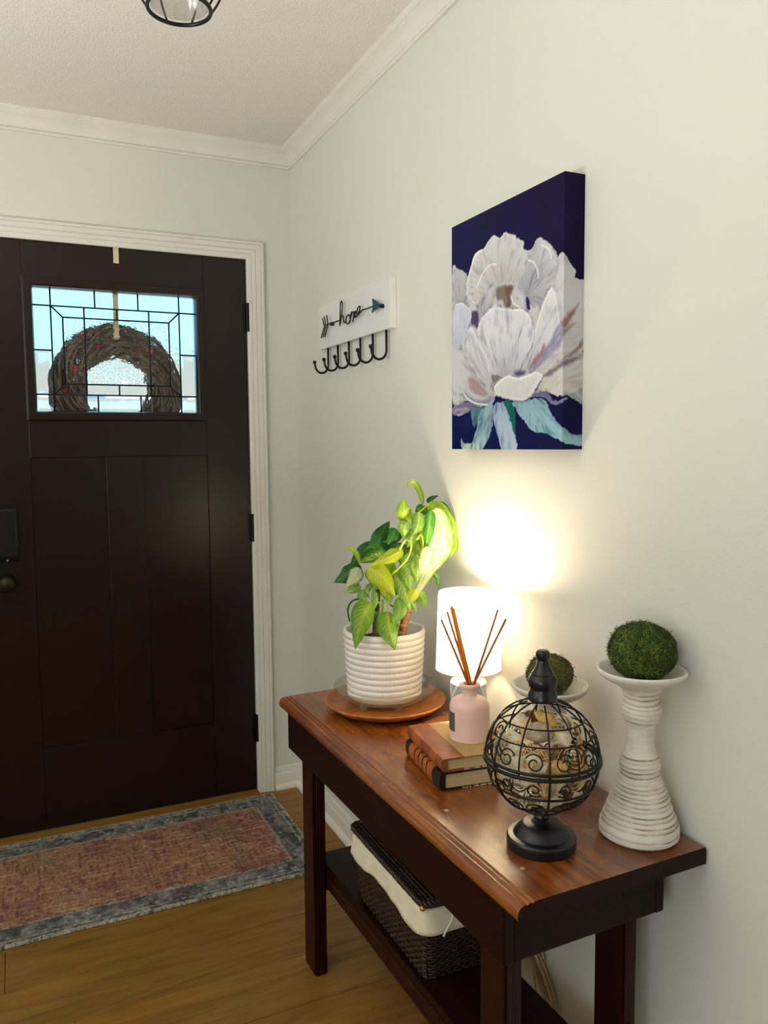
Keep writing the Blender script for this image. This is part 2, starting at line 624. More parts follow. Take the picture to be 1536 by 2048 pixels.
def spline(pts, n=8, cyc=False):
    """Catmull-Rom through the points"""
    P = [Vector(p) for p in pts]
    m = len(P)
    out = []
    for i in range(m if cyc else m - 1):
        if cyc:
            a, b, c, d = P[(i - 1) % m], P[i], P[(i + 1) % m], P[(i + 2) % m]
        else:
            a, b, c, d = P[max(i - 1, 0)], P[i], P[i + 1], P[min(i + 2, m - 1)]
        for k in range(n):
            t = k / n
            out.append(0.5 * ((2 * b) + (c - a) * t + (2 * a - 5 * b + 4 * c - d) * t * t + (3 * b - a - 3 * c + d) * t ** 3))
    if not cyc:
        out.append(P[-1])
    return out


def set_colors(o, cols):
    """per-vertex linear rgb -> colour attribute 'Col'"""
    me = o.data
    at = me.color_attributes.new('Col', 'FLOAT_COLOR', 'POINT')
    c = np.ones((len(me.vertices), 4), dtype=np.float32)
    c[:, :3] = np.asarray(cols, dtype=np.float32)
    at.data.foreach_set('color', c.ravel())


def lin(c):
    c = np.asarray(c, dtype=float) / 255.0
    return np.where(c <= 0.04045, c / 12.92, ((c + 0.055) / 1.055) ** 2.4)


_LAT = np.random.default_rng(3).random((256, 256))


def vnoise(x, y):
    xi, yi = np.floor(x).astype(int), np.floor(y).astype(int)
    fx, fy = x - xi, y - yi
    fx, fy = fx * fx * (3 - 2 * fx), fy * fy * (3 - 2 * fy)
    g = lambda a, b: _LAT[a % 256, b % 256]
    return (g(xi, yi) * (1 - fx) + g(xi + 1, yi) * fx) * (1 - fy) + (g(xi, yi + 1) * (1 - fx) + g(xi + 1, yi + 1) * fx) * fy


def fbm(x, y, o=4):
    s, a, t = 0, 0.5, 0
    for i in range(o):
        s = s + a * vnoise(x * 2 ** i + 17 * i, y * 2 ** i + 31 * i)
        t += a
        a *= 0.5
    return s / t


LAMP_STRENGTH = 255.0
make_materials()

# ------------------------------------------------------------------ traced shapes (metres or canvas fractions)
PETALS = {
 'bloom': [(0.002,0.786),(0.077,0.798),(0.149,0.776),(0.181,0.755),(0.205,0.796),(0.25,0.841),(0.318,0.847),(0.376,0.855),(0.397,0.883),(0.438,0.883),(0.481,0.863),(0.534,0.875),(0.595,0.857),(0.64,0.833),(0.691,0.806),(0.684,0.786),(0.715,0.772),(0.758,0.77),(0.787,0.796),(0.823,0.802),(0.864,0.774),(0.905,0.759),(0.934,0.731),(0.951,0.704),(0.973,0.719),(0.999,0.711),(1.02,0.692),(1.045,0.668),(1.066,0.654),(1.054,0.631),(1.085,0.623),(1.119,0.617),(1.117,0.509),(1.114,0.344),(1.114,0.18),(1.071,0.186),(1.02,0.2),(0.948,0.202),(0.869,0.22),(0.797,0.218),(0.749,0.202),(0.674,0.194),(0.542,0.206),(0.443,0.222),(0.431,0.198),(0.356,0.184),(0.253,0.196),(0.156,0.216),(0.0,0.237)],
 'top': [(0.156,0.688),(0.188,0.761),(0.25,0.827),(0.325,0.845),(0.397,0.877),(0.438,0.883),(0.481,0.863),(0.534,0.873),(0.64,0.833),(0.693,0.806),(0.681,0.784),(0.729,0.745),(0.79,0.678),(0.814,0.662),(0.717,0.637),(0.563,0.666),(0.441,0.658),(0.282,0.619),(0.173,0.672)],
 'rtop': [(0.729,0.733),(0.778,0.782),(0.823,0.8),(0.893,0.763),(0.939,0.708),(0.946,0.664),(0.908,0.597),(0.84,0.562),(0.78,0.542),(0.717,0.595),(0.655,0.652),(0.693,0.694)],
 'ledge': [(0.002,0.782),(0.077,0.798),(0.164,0.767),(0.188,0.715),(0.156,0.641),(0.077,0.645),(0.0,0.696)],
 'stamen': [(0.455,0.664),(0.522,0.666),(0.578,0.66),(0.604,0.643),(0.585,0.621),(0.585,0.574),(0.537,0.576),(0.51,0.607),(0.455,0.621)],
 'stamen2': [(0.53,0.652),(0.578,0.66),(0.604,0.643),(0.571,0.623),(0.585,0.574),(0.551,0.574),(0.558,0.607)],
 'inl': [(0.265,0.53),(0.282,0.605),(0.339,0.649),(0.426,0.68),(0.462,0.656),(0.469,0.619),(0.4,0.588),(0.342,0.566),(0.296,0.54)],
 'inr': [(0.59,0.619),(0.631,0.597),(0.669,0.568),(0.717,0.58),(0.732,0.546),(0.669,0.544),(0.616,0.56)],
 'gap': [(0.717,0.595),(0.746,0.572),(0.749,0.542),(0.729,0.544),(0.713,0.574)],
 'gap2': [(0.212,0.595),(0.274,0.593),(0.289,0.554),(0.27,0.521),(0.236,0.536),(0.205,0.556)],
 'cen': [(0.282,0.529),(0.349,0.572),(0.441,0.591),(0.566,0.566),(0.616,0.56),(0.693,0.54),(0.744,0.517),(0.763,0.483),(0.782,0.444),(0.746,0.389),(0.684,0.342),(0.66,0.308),(0.595,0.3),(0.498,0.3),(0.414,0.326),(0.356,0.393),(0.296,0.462)],
 'rlong': [(0.92,0.601),(0.948,0.564),(0.965,0.507),(0.977,0.473),(0.956,0.432),(0.9,0.393),(0.843,0.348),(0.773,0.312),(0.698,0.306),(0.672,0.31),(0.722,0.346),(0.782,0.414),(0.794,0.46),(0.828,0.525),(0.874,0.576)],
 'purp': [(0.977,0.468),(0.999,0.399),(0.912,0.351),(0.831,0.32),(0.734,0.302),(0.794,0.351),(0.888,0.393)],
 'red': [(0.855,0.401),(0.869,0.385),(0.826,0.348),(0.782,0.328),(0.741,0.318),(0.782,0.346),(0.831,0.371)],
 'lout': [(0.01,0.558),(0.026,0.625),(0.06,0.654),(0.125,0.643),(0.197,0.613),(0.212,0.582),(0.193,0.544),(0.173,0.507),(0.091,0.462),(0.026,0.462)],
 'lfront': [(0.197,0.534),(0.236,0.521),(0.282,0.464),(0.342,0.42),(0.378,0.373),(0.392,0.334),(0.414,0.312),(0.4,0.263),(0.296,0.308),(0.205,0.365),(0.156,0.416),(0.166,0.489)],
 'llow': [(0.0,0.464),(0.156,0.416),(0.296,0.308),(0.4,0.263),(0.431,0.224),(0.402,0.2),(0.313,0.186),(0.205,0.208),(0.108,0.251),(0.0,0.285)],
 'mauve': [(0.181,0.314),(0.25,0.31),(0.327,0.267),(0.378,0.235),(0.299,0.23),(0.205,0.261)],
 'lbot': [(0.101,0.279),(0.19,0.235),(0.299,0.21),(0.416,0.224),(0.433,0.208),(0.388,0.192),(0.299,0.186),(0.205,0.208),(0.132,0.237)],
 'bfront': [(0.443,0.261),(0.498,0.289),(0.568,0.298),(0.648,0.285),(0.722,0.289),(0.797,0.298),(0.85,0.289),(0.838,0.267),(0.797,0.235),(0.749,0.208),(0.674,0.196),(0.568,0.208),(0.457,0.228)],
 'rbot': [(0.845,0.285),(0.912,0.312),(1.001,0.322),(1.112,0.348),(1.114,0.21),(1.02,0.2),(0.948,0.202),(0.869,0.22),(0.821,0.239)],
 'brush1': [(0.85,0.281),(0.912,0.302),(0.992,0.32),(1.093,0.353),(1.112,0.348),(1.035,0.312),(0.97,0.298),(0.903,0.275)],
 'brush2': [(0.987,0.462),(1.016,0.487),(1.073,0.529),(1.085,0.534),(1.049,0.483),(1.008,0.444)],
 'brush3': [(0.999,0.438),(1.066,0.468),(1.049,0.446),(0.999,0.416)],
 'brush4': [(1.006,0.334),(1.069,0.375),(1.105,0.405),(1.107,0.381),(1.059,0.351)],
 'darkline': [(0.838,0.281),(0.855,0.277),(0.816,0.233),(0.792,0.216),(0.797,0.241)],
 'botgray': [(0.421,0.312),(0.513,0.3),(0.443,0.279),(0.421,0.287)],
 'botpurp': [(0.621,0.31),(0.672,0.314),(0.722,0.304),(0.672,0.289),(0.633,0.298)],
 'leafpu': [(0.007,0.188),(0.142,0.21),(0.236,0.192),(0.19,0.169),(0.091,0.151),(0.007,0.161)],
 'leafA': [(0.221,0.186),(0.327,0.176),(0.299,0.139),(0.236,0.1),(0.212,0.141)],
 'leafB': [(0.32,0.171),(0.416,0.192),(0.431,0.135),(0.388,0.053),(0.313,0.001),(0.19,-0.003),(0.236,0.047),(0.267,0.106)],
 'leafB2': [(0.101,0.053),(0.132,0.027),(0.253,0.027),(0.299,0.007),(0.236,-0.003),(0.116,-0.001)],
 'leafC': [(0.431,0.184),(0.515,0.194),(0.568,0.143),(0.609,0.08),(0.643,0.003),(0.515,-0.001),(0.474,0.051),(0.438,0.11)],
 'leafD': [(0.515,0.194),(0.602,0.19),(0.628,0.129),(0.623,0.062),(0.597,0.088),(0.568,0.143)],
 'leafE': [(0.602,0.19),(0.725,0.192),(0.821,0.198),(0.881,0.178),(0.917,0.133),(0.985,0.092),(1.057,0.056),(1.112,0.049),(1.112,0.017),(1.023,0.023),(0.896,0.058),(0.775,0.072),(0.701,0.115)],
 'leafF': [(0.749,0.202),(0.821,0.222),(0.891,0.212),(0.939,0.182),(1.016,0.19),(1.02,0.182),(0.973,0.167),(0.915,0.173),(0.881,0.19),(0.821,0.204)],
 'leafG': [(1.02,0.202),(1.112,0.214),(1.112,0.18),(1.071,0.186)],
}
RIDGES = [[(0.164,0.719),(0.195,0.772),(0.25,0.827),(0.318,0.843)],[(0.265,0.692),(0.325,0.745),(0.397,0.768),(0.455,0.763)],[(0.729,0.733),(0.778,0.713),(0.809,0.674),(0.811,0.65)],[(0.835,0.77),(0.893,0.743),(0.91,0.708)],[(0.616,0.556),(0.681,0.548),(0.739,0.519),(0.758,0.483)],[(0.349,0.568),(0.414,0.582)],[(0.794,0.454),(0.84,0.529),(0.912,0.599)],[(0.051,0.65),(0.118,0.647),(0.197,0.609),(0.212,0.576)],[(0.205,0.53),(0.25,0.499),(0.296,0.444),(0.356,0.399),(0.388,0.334)],[(0.443,0.261),(0.542,0.294),(0.595,0.292),(0.66,0.281),(0.734,0.289),(0.797,0.298)],[(0.59,0.613),(0.611,0.582),(0.655,0.564)],[(0.219,0.8),(0.25,0.837),(0.318,0.845)],[(0.108,0.279),(0.156,0.235),(0.253,0.202),(0.373,0.19)]]
WIRES = {'shaft':[(-0.427,1.738),(-0.46,1.741),(-0.502,1.739),(-0.565,1.738)],'h':[(-0.564,1.721),(-0.567,1.735),(-0.57,1.762),(-0.573,1.786),(-0.578,1.794),(-0.586,1.792),(-0.588,1.777),(-0.584,1.76),(-0.575,1.739),(-0.564,1.721)],'hump':[(-0.569,1.735),(-0.581,1.748),(-0.593,1.748),(-0.598,1.738),(-0.599,1.728),(-0.606,1.725),(-0.615,1.729),(-0.625,1.741),(-0.636,1.744)],'o':[(-0.636,1.744),(-0.625,1.741),(-0.616,1.729),(-0.624,1.719),(-0.637,1.718),(-0.65,1.727),(-0.648,1.74),(-0.638,1.745),(-0.648,1.738),(-0.658,1.742)],'m':[(-0.658,1.742),(-0.661,1.75),(-0.656,1.736),(-0.649,1.72),(-0.658,1.738),(-0.669,1.747),(-0.678,1.746),(-0.677,1.733),(-0.672,1.719),(-0.679,1.733),(-0.687,1.745),(-0.693,1.746),(-0.689,1.736),(-0.687,1.729),(-0.694,1.729)],'e':[(-0.694,1.729),(-0.708,1.733),(-0.723,1.744),(-0.728,1.755),(-0.718,1.756),(-0.708,1.75),(-0.702,1.741),(-0.706,1.735),(-0.719,1.735),(-0.737,1.741),(-0.749,1.742),(-0.781,1.741),(-0.823,1.741)],'f1':[(-0.412,1.766),(-0.429,1.737),(-0.396,1.704)],'f2':[(-0.428,1.77),(-0.442,1.736),(-0.414,1.704)],'f3':[(-0.451,1.77),(-0.462,1.739),(-0.43,1.703)]}
HEAD = [(-0.819, 1.763), (-0.874, 1.738), (-0.814, 1.723), (-0.823, 1.74)]
PEGS = [(-0.48, 1.739), (-0.866, 1.735)]
HOOKS = [-0.402, -0.491, -0.585, -0.676, -0.769, -0.863]
LEAVES = [
 ([(0.0491,-0.0449,0.4269),(0.0329,-0.0483,0.4587),(0.0385,-0.0399,0.4877)],0.0319,'lime',10),
 ([(0.0885,-0.0411,0.4693),(0.0806,-0.0375,0.5049),(0.0647,-0.03,0.5261),(0.046,-0.0324,0.508)],0.0125,'lime',0),
 ([(0.106,-0.0272,0.4745),(0.123,-0.0241,0.4827),(0.1432,-0.0224,0.4892)],0.0103,'dark',0),
 ([(0.0892,-0.0635,0.4729),(0.1191,-0.0773,0.4528),(0.1509,-0.0701,0.4152),(0.1691,-0.0675,0.387)],0.0387,'lime',-25),
 ([(0.1023,-0.0806,0.4625),(0.1121,-0.0851,0.3964),(0.0844,-0.0944,0.3331),(0.036,-0.0829,0.2385)],0.0752,'cream',-15),
 ([(0.0819,-0.0932,0.4598),(0.0735,-0.0948,0.4125),(0.0621,-0.095,0.3501)],0.0251,'green',20),
 ([(0.1609,-0.0527,0.4131),(0.166,-0.0661,0.369),(0.1468,-0.0682,0.3366)],0.0137,'lime',0),
 ([(0.1276,-0.0262,0.296),(0.1348,-0.0295,0.2776),(0.1368,-0.0305,0.2569)],0.0125,'green',0),
 ([(0.0775,-0.036,0.2514),(0.0856,-0.0398,0.2354),(0.0849,-0.0505,0.2147)],0.0273,'light',0),
 ([(0.06,-0.072,0.4549),(0.0533,-0.0799,0.4253),(0.0378,-0.0837,0.4003)],0.0273,'stripe',10),
 ([(0.0407,-0.052,0.4323),(0.0269,-0.0621,0.4163),(0.0216,-0.0652,0.3907)],0.0262,'stripe',-10),
 ([(-0.0069,0.0142,0.3593),(0.0037,0.0203,0.392),(0.0276,0.0203,0.427)],0.0365,'dark',15),
 ([(0.0486,-0.0005,0.3961),(0.0258,-0.001,0.3838),(-0.0008,0.0004,0.3785)],0.0205,'dark',0),
 ([(-0.011,0.0051,0.3651),(-0.0514,0.0018,0.3568),(-0.0877,0.0077,0.3186)],0.0342,'dark',10),
 ([(-0.0036,-0.0314,0.3533),(-0.0398,-0.0367,0.3519),(-0.0774,-0.0302,0.3361)],0.0296,'spot',20),
 ([(-0.0559,0.026,0.3273),(-0.0861,0.0179,0.3036),(-0.1184,0.033,0.2827)],0.0387,'dark',20),
 ([(-0.0697,-0.0118,0.3221),(-0.0837,-0.0163,0.2995),(-0.1076,-0.0107,0.2764)],0.0319,'edge',-10),
 ([(-0.0715,-0.0219,0.3346),(-0.0792,-0.0184,0.3566),(-0.0909,-0.0129,0.3688),(-0.1046,-0.0066,0.3744)],0.0103,'lime',0),
 ([(0.0161,-0.0736,0.3679),(-0.0189,-0.0739,0.3528),(-0.0639,-0.0585,0.3313)],0.0296,'yellow',35),
 ([(-0.0629,-0.048,0.3265),(-0.039,-0.0756,0.3069),(-0.0134,-0.093,0.2621)],0.0433,'yellow',-20),
 ([(-0.0078,-0.0295,0.3311),(0.0021,-0.0341,0.3177),(-0.0,-0.0331,0.2999)],0.0251,'lime',0),
 ([(-0.0142,-0.0265,0.2778),(-0.0086,-0.0401,0.2573),(-0.0081,-0.0514,0.2314)],0.0273,'lime',10),
 ([(-0.0441,-0.0236,0.2953),(-0.0384,-0.0373,0.2815),(-0.0454,-0.034,0.2661)],0.0228,'light',0),
 ([(-0.0527,-0.0417,0.2415),(-0.0905,-0.0737,0.214),(-0.1116,-0.0805,0.1434)],0.0490,'vein',8),
 ([(-0.0174,-0.0581,0.2192),(-0.0327,-0.0951,0.1864),(-0.0254,-0.1183,0.1399)],0.0444,'vein',-8),
 ([(0.0089,-0.0593,0.2501),(-0.0005,-0.088,0.2231),(-0.0206,-0.0896,0.1906)],0.0285,'light',15),
 ([(0.0014,-0.0558,0.3075),(0.0185,-0.0747,0.2717),(0.0294,-0.0908,0.2197)],0.0319,'stripe',-15),
 ([(0.0431,-0.0752,0.3598),(0.0282,-0.0848,0.314),(0.0277,-0.0901,0.2712)],0.0410,'stripe',0),
 ([(-0.0622,-0.0042,0.2738),(-0.0821,-0.006,0.2691),(-0.1069,-0.0055,0.2611)],0.0171,'light',0),
 ([(-0.0622,-0.0152,0.2689),(-0.0713,-0.033,0.2549),(-0.0626,-0.0371,0.2361)],0.0216,'light',10),
 ([(-0.0425,-0.0354,0.2683),(-0.0448,-0.0453,0.2437),(-0.053,-0.0471,0.2183)],0.0148,'light',0),
 ([(-0.0381,-0.0154,0.2803),(-0.0563,-0.029,0.2684),(-0.0525,-0.0307,0.2485)],0.0137,'light',0),
 ([(0.0496,-0.0561,0.2325),(0.0555,-0.0589,0.219),(0.0599,-0.0609,0.2089)],0.0091,'light',0),
 ([(0.0136,0.0267,0.3452),(0.0343,0.0172,0.3564),(0.0549,0.0076,0.3722)],0.0319,'dark',0),
 ([(0.0815,-0.0158,0.459),(0.0978,-0.0234,0.4543),(0.1101,-0.0291,0.4655)],0.0251,'green',0),
 ([(0.0574,-0.0377,0.3769),(0.0734,-0.0451,0.3656),(0.0701,-0.0656,0.3393)],0.0342,'lime',0),
 ([(0.0336,-0.0156,0.3714),(0.0371,-0.0283,0.3502),(0.0285,-0.0353,0.3271)],0.0342,'green',0),
 ([(0.0374,-0.0063,0.2841),(0.0332,-0.0044,0.2614),(0.0267,-0.0124,0.2451)],0.0205,'green',0),
 ([(0.0831,-0.0606,0.4398),(0.0783,-0.0694,0.3967),(0.0702,-0.0657,0.3636)],0.0342,'lime',0),
 ([(0.0426,-0.0418,0.3292),(0.034,-0.0489,0.3041),(0.0238,-0.0441,0.273)],0.0273,'green',20),
 ([(0.0464,-0.0877,0.3567),(0.0436,-0.0974,0.3233),(0.0392,-0.1009,0.2872)],0.0273,'stripe',-10),
 ([(0.0653,-0.1075,0.3752),(0.0546,-0.1136,0.342),(0.0405,-0.1126,0.3105)],0.0342,'cream',10),
 ([(-0.0202,-0.0458,0.3319),(-0.0363,-0.0493,0.316),(-0.0444,-0.0455,0.292)],0.0251,'light',-15),
 ([(-0.0598,-0.0273,0.3169),(-0.0522,-0.0419,0.3009),(-0.0465,-0.0446,0.2789)],0.0205,'light',15),
 ([(-0.0112,-0.0058,0.3507),(-0.0312,0.0035,0.3688),(-0.0534,0.0027,0.3591)],0.0251,'green',10),
 ([(0.0278,-0.0129,0.4118),(0.0173,-0.019,0.3951),(0.0008,-0.0224,0.3741)],0.0273,'dark',-15),
 ([(0.0505,-0.0565,0.4146),(0.0439,-0.0645,0.3937),(0.0336,-0.0652,0.3703)],0.0296,'stripe',15),
 ([(0.046,-0.0875,0.2736),(0.0338,-0.0874,0.2571),(0.0239,-0.0828,0.2374)],0.0251,'yellow',0),
 ([(0.1127,-0.0524,0.4691),(0.1438,-0.0558,0.4546),(0.1629,-0.0536,0.4221)],0.0273,'green',-30),
 ([(-0.0204,-0.0457,0.3055),(-0.0268,-0.0537,0.2809),(-0.0211,-0.0564,0.2545)],0.0251,'yellow',10),
 ([(-0.066,-0.0024,0.2917),(-0.084,-0.0051,0.2824),(-0.096,0.0005,0.2759)],0.0182,'green',0),
 ([(0.0157,-0.0514,0.3191),(0.0052,-0.0576,0.2943),(0.0068,-0.0638,0.2687)],0.0228,'lime',-20),
 ([(0.1336,-0.051,0.4098),(0.1518,-0.0595,0.3781),(0.1619,-0.0642,0.351)],0.0251,'lime',-20),
]
STEMS = [
 ('cane',[(-0.0186,0.0086,0.1383),(-0.0181,0.0084,0.1909),(-0.0182,-0.0026,0.2383),(-0.0138,-0.0046,0.2834),(0.0048,-0.0132,0.3371)],0.0082),
 ('cane_orange',[(0.0294,-0.0357,0.1427),(0.0367,-0.0391,0.1834),(0.044,-0.0425,0.2126),(0.0466,-0.0327,0.249),(0.0327,-0.0262,0.2942),(0.0537,-0.025,0.36),(0.0722,-0.0335,0.4114)],0.0105),
 ('petiole',[(0.0092,-0.0704,0.3658),(0.0231,-0.0769,0.3907),(0.0302,-0.0912,0.3777),(0.0181,-0.0911,0.346),(-0.0112,-0.072,0.3097)],0.0032),
 ('petiole_dark',[(-0.0645,-0.0031,0.2448),(-0.0826,0.0053,0.2383),(-0.0918,0.0096,0.2182),(-0.0843,0.0171,0.1868)],0.0025),
 ('petiole',[(0.059,-0.0826,0.3947),(0.0489,-0.0833,0.391),(0.0564,-0.0924,0.4023),(0.0602,-0.0941,0.3784),(0.0589,-0.0825,0.3553)],0.0023),
 ('petiole',[(-0.0489,-0.0324,0.2108),(-0.0328,-0.0399,0.2394),(-0.0279,-0.0367,0.2229),(-0.0249,-0.0215,0.1884)],0.0021),
 ('petiole',[(-0.0184,-0.0576,0.2159),(-0.021,-0.0454,0.2304),(-0.0187,-0.0244,0.2063),(-0.0189,-0.0133,0.1726)],0.0021),
 ('petiole',[(0.069,-0.0541,0.409),(0.0526,-0.0575,0.4454),(0.0666,-0.064,0.454),(0.0912,-0.0644,0.4729)],0.0023),
 ('petiole',[(-0.0103,-0.0173,0.2401),(-0.0126,-0.0162,0.2041),(-0.0129,-0.005,0.1475)],0.0032),
 ('petiole_dark',[(0.0274,-0.0458,0.2103),(0.0075,-0.0365,0.224),(-0.0002,-0.0219,0.2333)],0.0021),
]
# ------------------------------------------------------------------ room shell
XL, YB, CZ = -2.70, -8.00, 2.44
DX0, DX1, DZ = -1.094, -0.176, 2.042     # door opening

fl = struct(MB().box(XL - 0.1, 0.1, YB - 0.1, 0.10, -0.05, -0.010).build('floor', M['underlay']))
_pl = {}


def plank(x0, x1, y0, y1):
    key = (round(x1 - x0, 3), round(y1 - y0, 3))
    if key not in _pl:
        o = MB().box(0.0006, key[0] - 0.0006, 0.0006, key[1] - 0.0006, -0.010, 0.0, 0.0012).build('plank', M['plank'], fl)
        _pl[key] = o.data
    else:
        o = bpy.data.objects.new('plank', _pl[key])
        COL.objects.link(o)
        o.parent = fl
    o.location = (x0, y0, 0)
    return o


PW = 0.1785
offs = [0.22, 0.74, 0.35, 1.061, 1.18, 0.91, 0.62]
k = -4
while True:
    ya, yb = -0.667 - PW * (k + 1), -0.667 - PW * k
    k += 1
    if ya > 0.02:
        continue
    if yb < YB:
        break
    yb, ya = min(yb, 0.0), max(ya, YB)
    if yb - ya < 0.01:
        continue
    j = -offs[(k + 2) % 7]
    xs = [0.0]
    while j > XL:
        xs.append(j)
        j -= 1.22
    xs.append(XL)
    for a, b in zip(xs[:-1], xs[1:]):
        if a - b > 0.03:
            plank(b, a, ya, yb)

struct(MB().box(XL - 0.1, 0.1, YB - 0.1, 0.14, CZ, CZ + 0.1).build('ceiling', M['ceiling']))
struct(MB().box(0.0, 0.1, YB - 0.1, 0.14, -0.05, CZ).build('wall_right', M['wall']))
m = MB()
m.box(XL, DX0 - 0.012, 0.0, 0.14, -0.05, CZ)
m.box(DX1 + 0.012, 0.0, 0.0, 0.14, -0.05, CZ)
m.box(DX0 - 0.012, DX1 + 0.012, 0.0, 0.14, DZ + 0.012, CZ)
struct(m.build('wall_back', M['wall']))
struct(MB().box(XL, 0.0, YB - 0.1, YB, -0.05, CZ).build('wall_front', M['wall']))
WX0, WX1, WZ0, WZ1 = -4.88, -3.12, 0.50, 1.80
m = MB()
m.box(XL - 0.1, XL, YB - 0.1, WX0, -0.05, CZ)
m.box(XL - 0.1, XL, WX1, 0.14, -0.05, CZ)
m.box(XL - 0.1, XL, WX0, WX1, -0.05, WZ0)
m.box(XL - 0.1, XL, WX0, WX1, WZ1, CZ)
struct(m.build('wall_left', M['wall']))
w = struct(MB().box(XL - 0.06, XL - 0.055, WX0, WX1, WZ0, WZ1).build('window_1', M['clear']))
m = MB()
for a in (WX0, (WX0 + WX1) / 2 - 0.02, WX1 - 0.04):
    m.box(XL - 0.07, XL - 0.02, a, a + 0.04, WZ0, WZ1)
for a in (WZ0, WZ1 - 0.04):
    m.box(XL - 0.07, XL - 0.02, WX0, WX1, a, a + 0.04)
m.build('window_frame', M['trim'], w)

# crown moulding (mitred in the corner)
crown = [(0, 2.372), (0.009, 2.372), (0.0115, 2.377), (0.009, 2.383), (0.0055, 2.385), (0.0055, 2.389), (0.0085, 2.398), (0.0145, 2.408), (0.0225, 2.4155), (0.031, 2.4205),
         (0.031, 2.4245), (0.036, 2.4265), (0.0385, 2.431), (0.042, 2.434), (0.042, 2.44), (0, 2.44)]
m = MB()
m.sweep([[(XL, -d, z) for d, z in crown], [(-d, -d, z) for d, z in crown]])
struct(m.build('trim_1', M['trim'], angle=40))
m = MB()
m.sweep([[(-d, YB, z) for d, z in crown], [(-d, -d, z) for d, z in crown]])
struct(m.build('trim_2', M['trim'], angle=40))

# baseboards with shoe moulding
base = [(0, 0), (0.012, 0), (0.012, 0.058), (0.0105, 0.062), (0.0085, 0.064), (0.0085, 0.070), (0.006, 0.076), (0.004, 0.084), (0, 0.086)]
shoe = [(0.012, 0), (0.025, 0), (0.025, 0.008), (0.022, 0.014), (0.018, 0.018), (0.012, 0.020)]
XC = -0.112
b = struct(MB().sweep([[(XC, -d, z) for d, z in base], [(-d, -d, z) for d, z in base]]).build('baseboard_back', M['trim'], angle=40))
MB().sweep([[(XC + 0.004, -d, z) for d, z in shoe], [(-d, -d, z) for d, z in shoe]]).build('shoe_moulding', M['trim'], b, angle=40)
b = struct(MB().sweep([[(-d, YB, z) for d, z in base], [(-d, -d, z) for d, z in base]]).build('baseboard_right', M['trim'], angle=40))
MB().sweep([[(-d, YB, z) for d, z in shoe], [(-d, -d, z) for d, z in shoe]]).build('shoe_moulding', M['trim'], b, angle=40)

# door casing
cas = [(0, 0), (0, 0.009), (0.004, 0.0115), (0.016, 0.0120), (0.0185, 0.009), (0.021, 0.0125), (0.032, 0.0140), (0.0345, 0.0105), (0.037, 0.0150),
       (0.050, 0.0170), (0.0525, 0.0140), (0.055, 0.0185), (0.061, 0.0190), (0.064, 0.0165), (0.064, 0)]
rings = [[(DX1 + a, -d, 0.0) for a, d in cas], [(DX1 + a, -d, DZ - 0.012 + a) for a, d in cas],
         [(DX0 - a, -d, DZ - 0.012 + a) for a, d in cas], [(DX0 - a, -d, 0.0) for a, d in cas]]
struct(MB().sweep(rings).build('trim_3', M['trim'], angle=25))
# jamb behind the casing, and threshold
m = MB()
m.box(DX1, DX1 + 0.012, 0.0, 0.14, 0, DZ)
m.box(DX0 - 0.012, DX0, 0.0, 0.14, 0, DZ)
m.box(DX0 - 0.012, DX1 + 0.012, 0.0, 0.14, DZ, DZ + 0.012)
m.box(DX1 - 0.012, DX1, 0.052, 0.14, 0, DZ)
m.box(DX0, DX0 + 0.012, 0.052, 0.14, 0, DZ)
struct(m.build('trim_4', M['trim']))
th = struct(MB().prism([(-0.040, 0), (-0.036, 0.007), (-0.012, 0.010), (0.06, 0.010), (0.14, 0.008), (0.14, -0.05), (-0.036, -0.002)], 'x', DX0, DX1).build('trim_5', M['plank']))

# ------------------------------------------------------------------ front door
door = struct(thing('door_1', None, None, ((DX0 + DX1) / 2, 0.002, 0.012)))
DCX = (DX0 + DX1) / 2


def dbox(name, x0, x1, z0, z1, y0=0.0, y1=0.045, bev=0.0015, mat='door', parent=None):
    mm = MB().box(x0 - DCX, x1 - DCX, y0, y1, z0 - 0.012, z1 - 0.012, bev)
    return mm.build(name, M[mat], parent or door)


L0, L1, LZ0, LZ1 = -0.932, -0.338, 1.438, 1.900          # lite frame outer
G0, G1, GZ0, GZ1 = -0.903, -0.367, 1.470, 1.880          # glass
SX0, SX1 = -0.934, -0.335                                # stile edges
DT = DZ - 0.004
dbox('stile', DX0 + 0.003, SX0, 0.014, DT)
dbox('stile', SX1, DX1 - 0.003, 0.014, DT)
dbox('top_rail', SX0 + 0.0008, SX1 - 0.0008, LZ1, DT)
dbox('lock_rail', SX0 + 0.0008, SX1 - 0.0008, 1.312, LZ0 - 0.0008)
dbox('bottom_rail', SX0 + 0.0008, SX1 - 0.0008, 0.014, 0.300)
dbox('mullion', -0.691, -0.564, 0.3008, 1.3112)
dbox('panel', SX0, -0.690, 0.299, 1.313, 0.009, 0.036, 0.0)
dbox('panel', -0.565, SX1, 0.299, 1.313, 0.009, 0.036, 0.0)
m = MB()
for x0, x1, z0, z1 in ((DX0 + 0.004, G0 - 0.01, 0.016, DT - 0.002), (G1 + 0.01, DX1 - 0.004, 0.016, DT - 0.002), (G0 - 0.01, G1 + 0.01, 0.016, GZ0 - 0.012), (G0 - 0.01, G1 + 0.01, GZ1 + 0.012, DT - 0.002)):
    m.box(x0 - DCX, x1 - DCX, 0.0365, 0.0445, z0 - 0.012, z1 - 0.012)
m.build('core', M['door'], door)
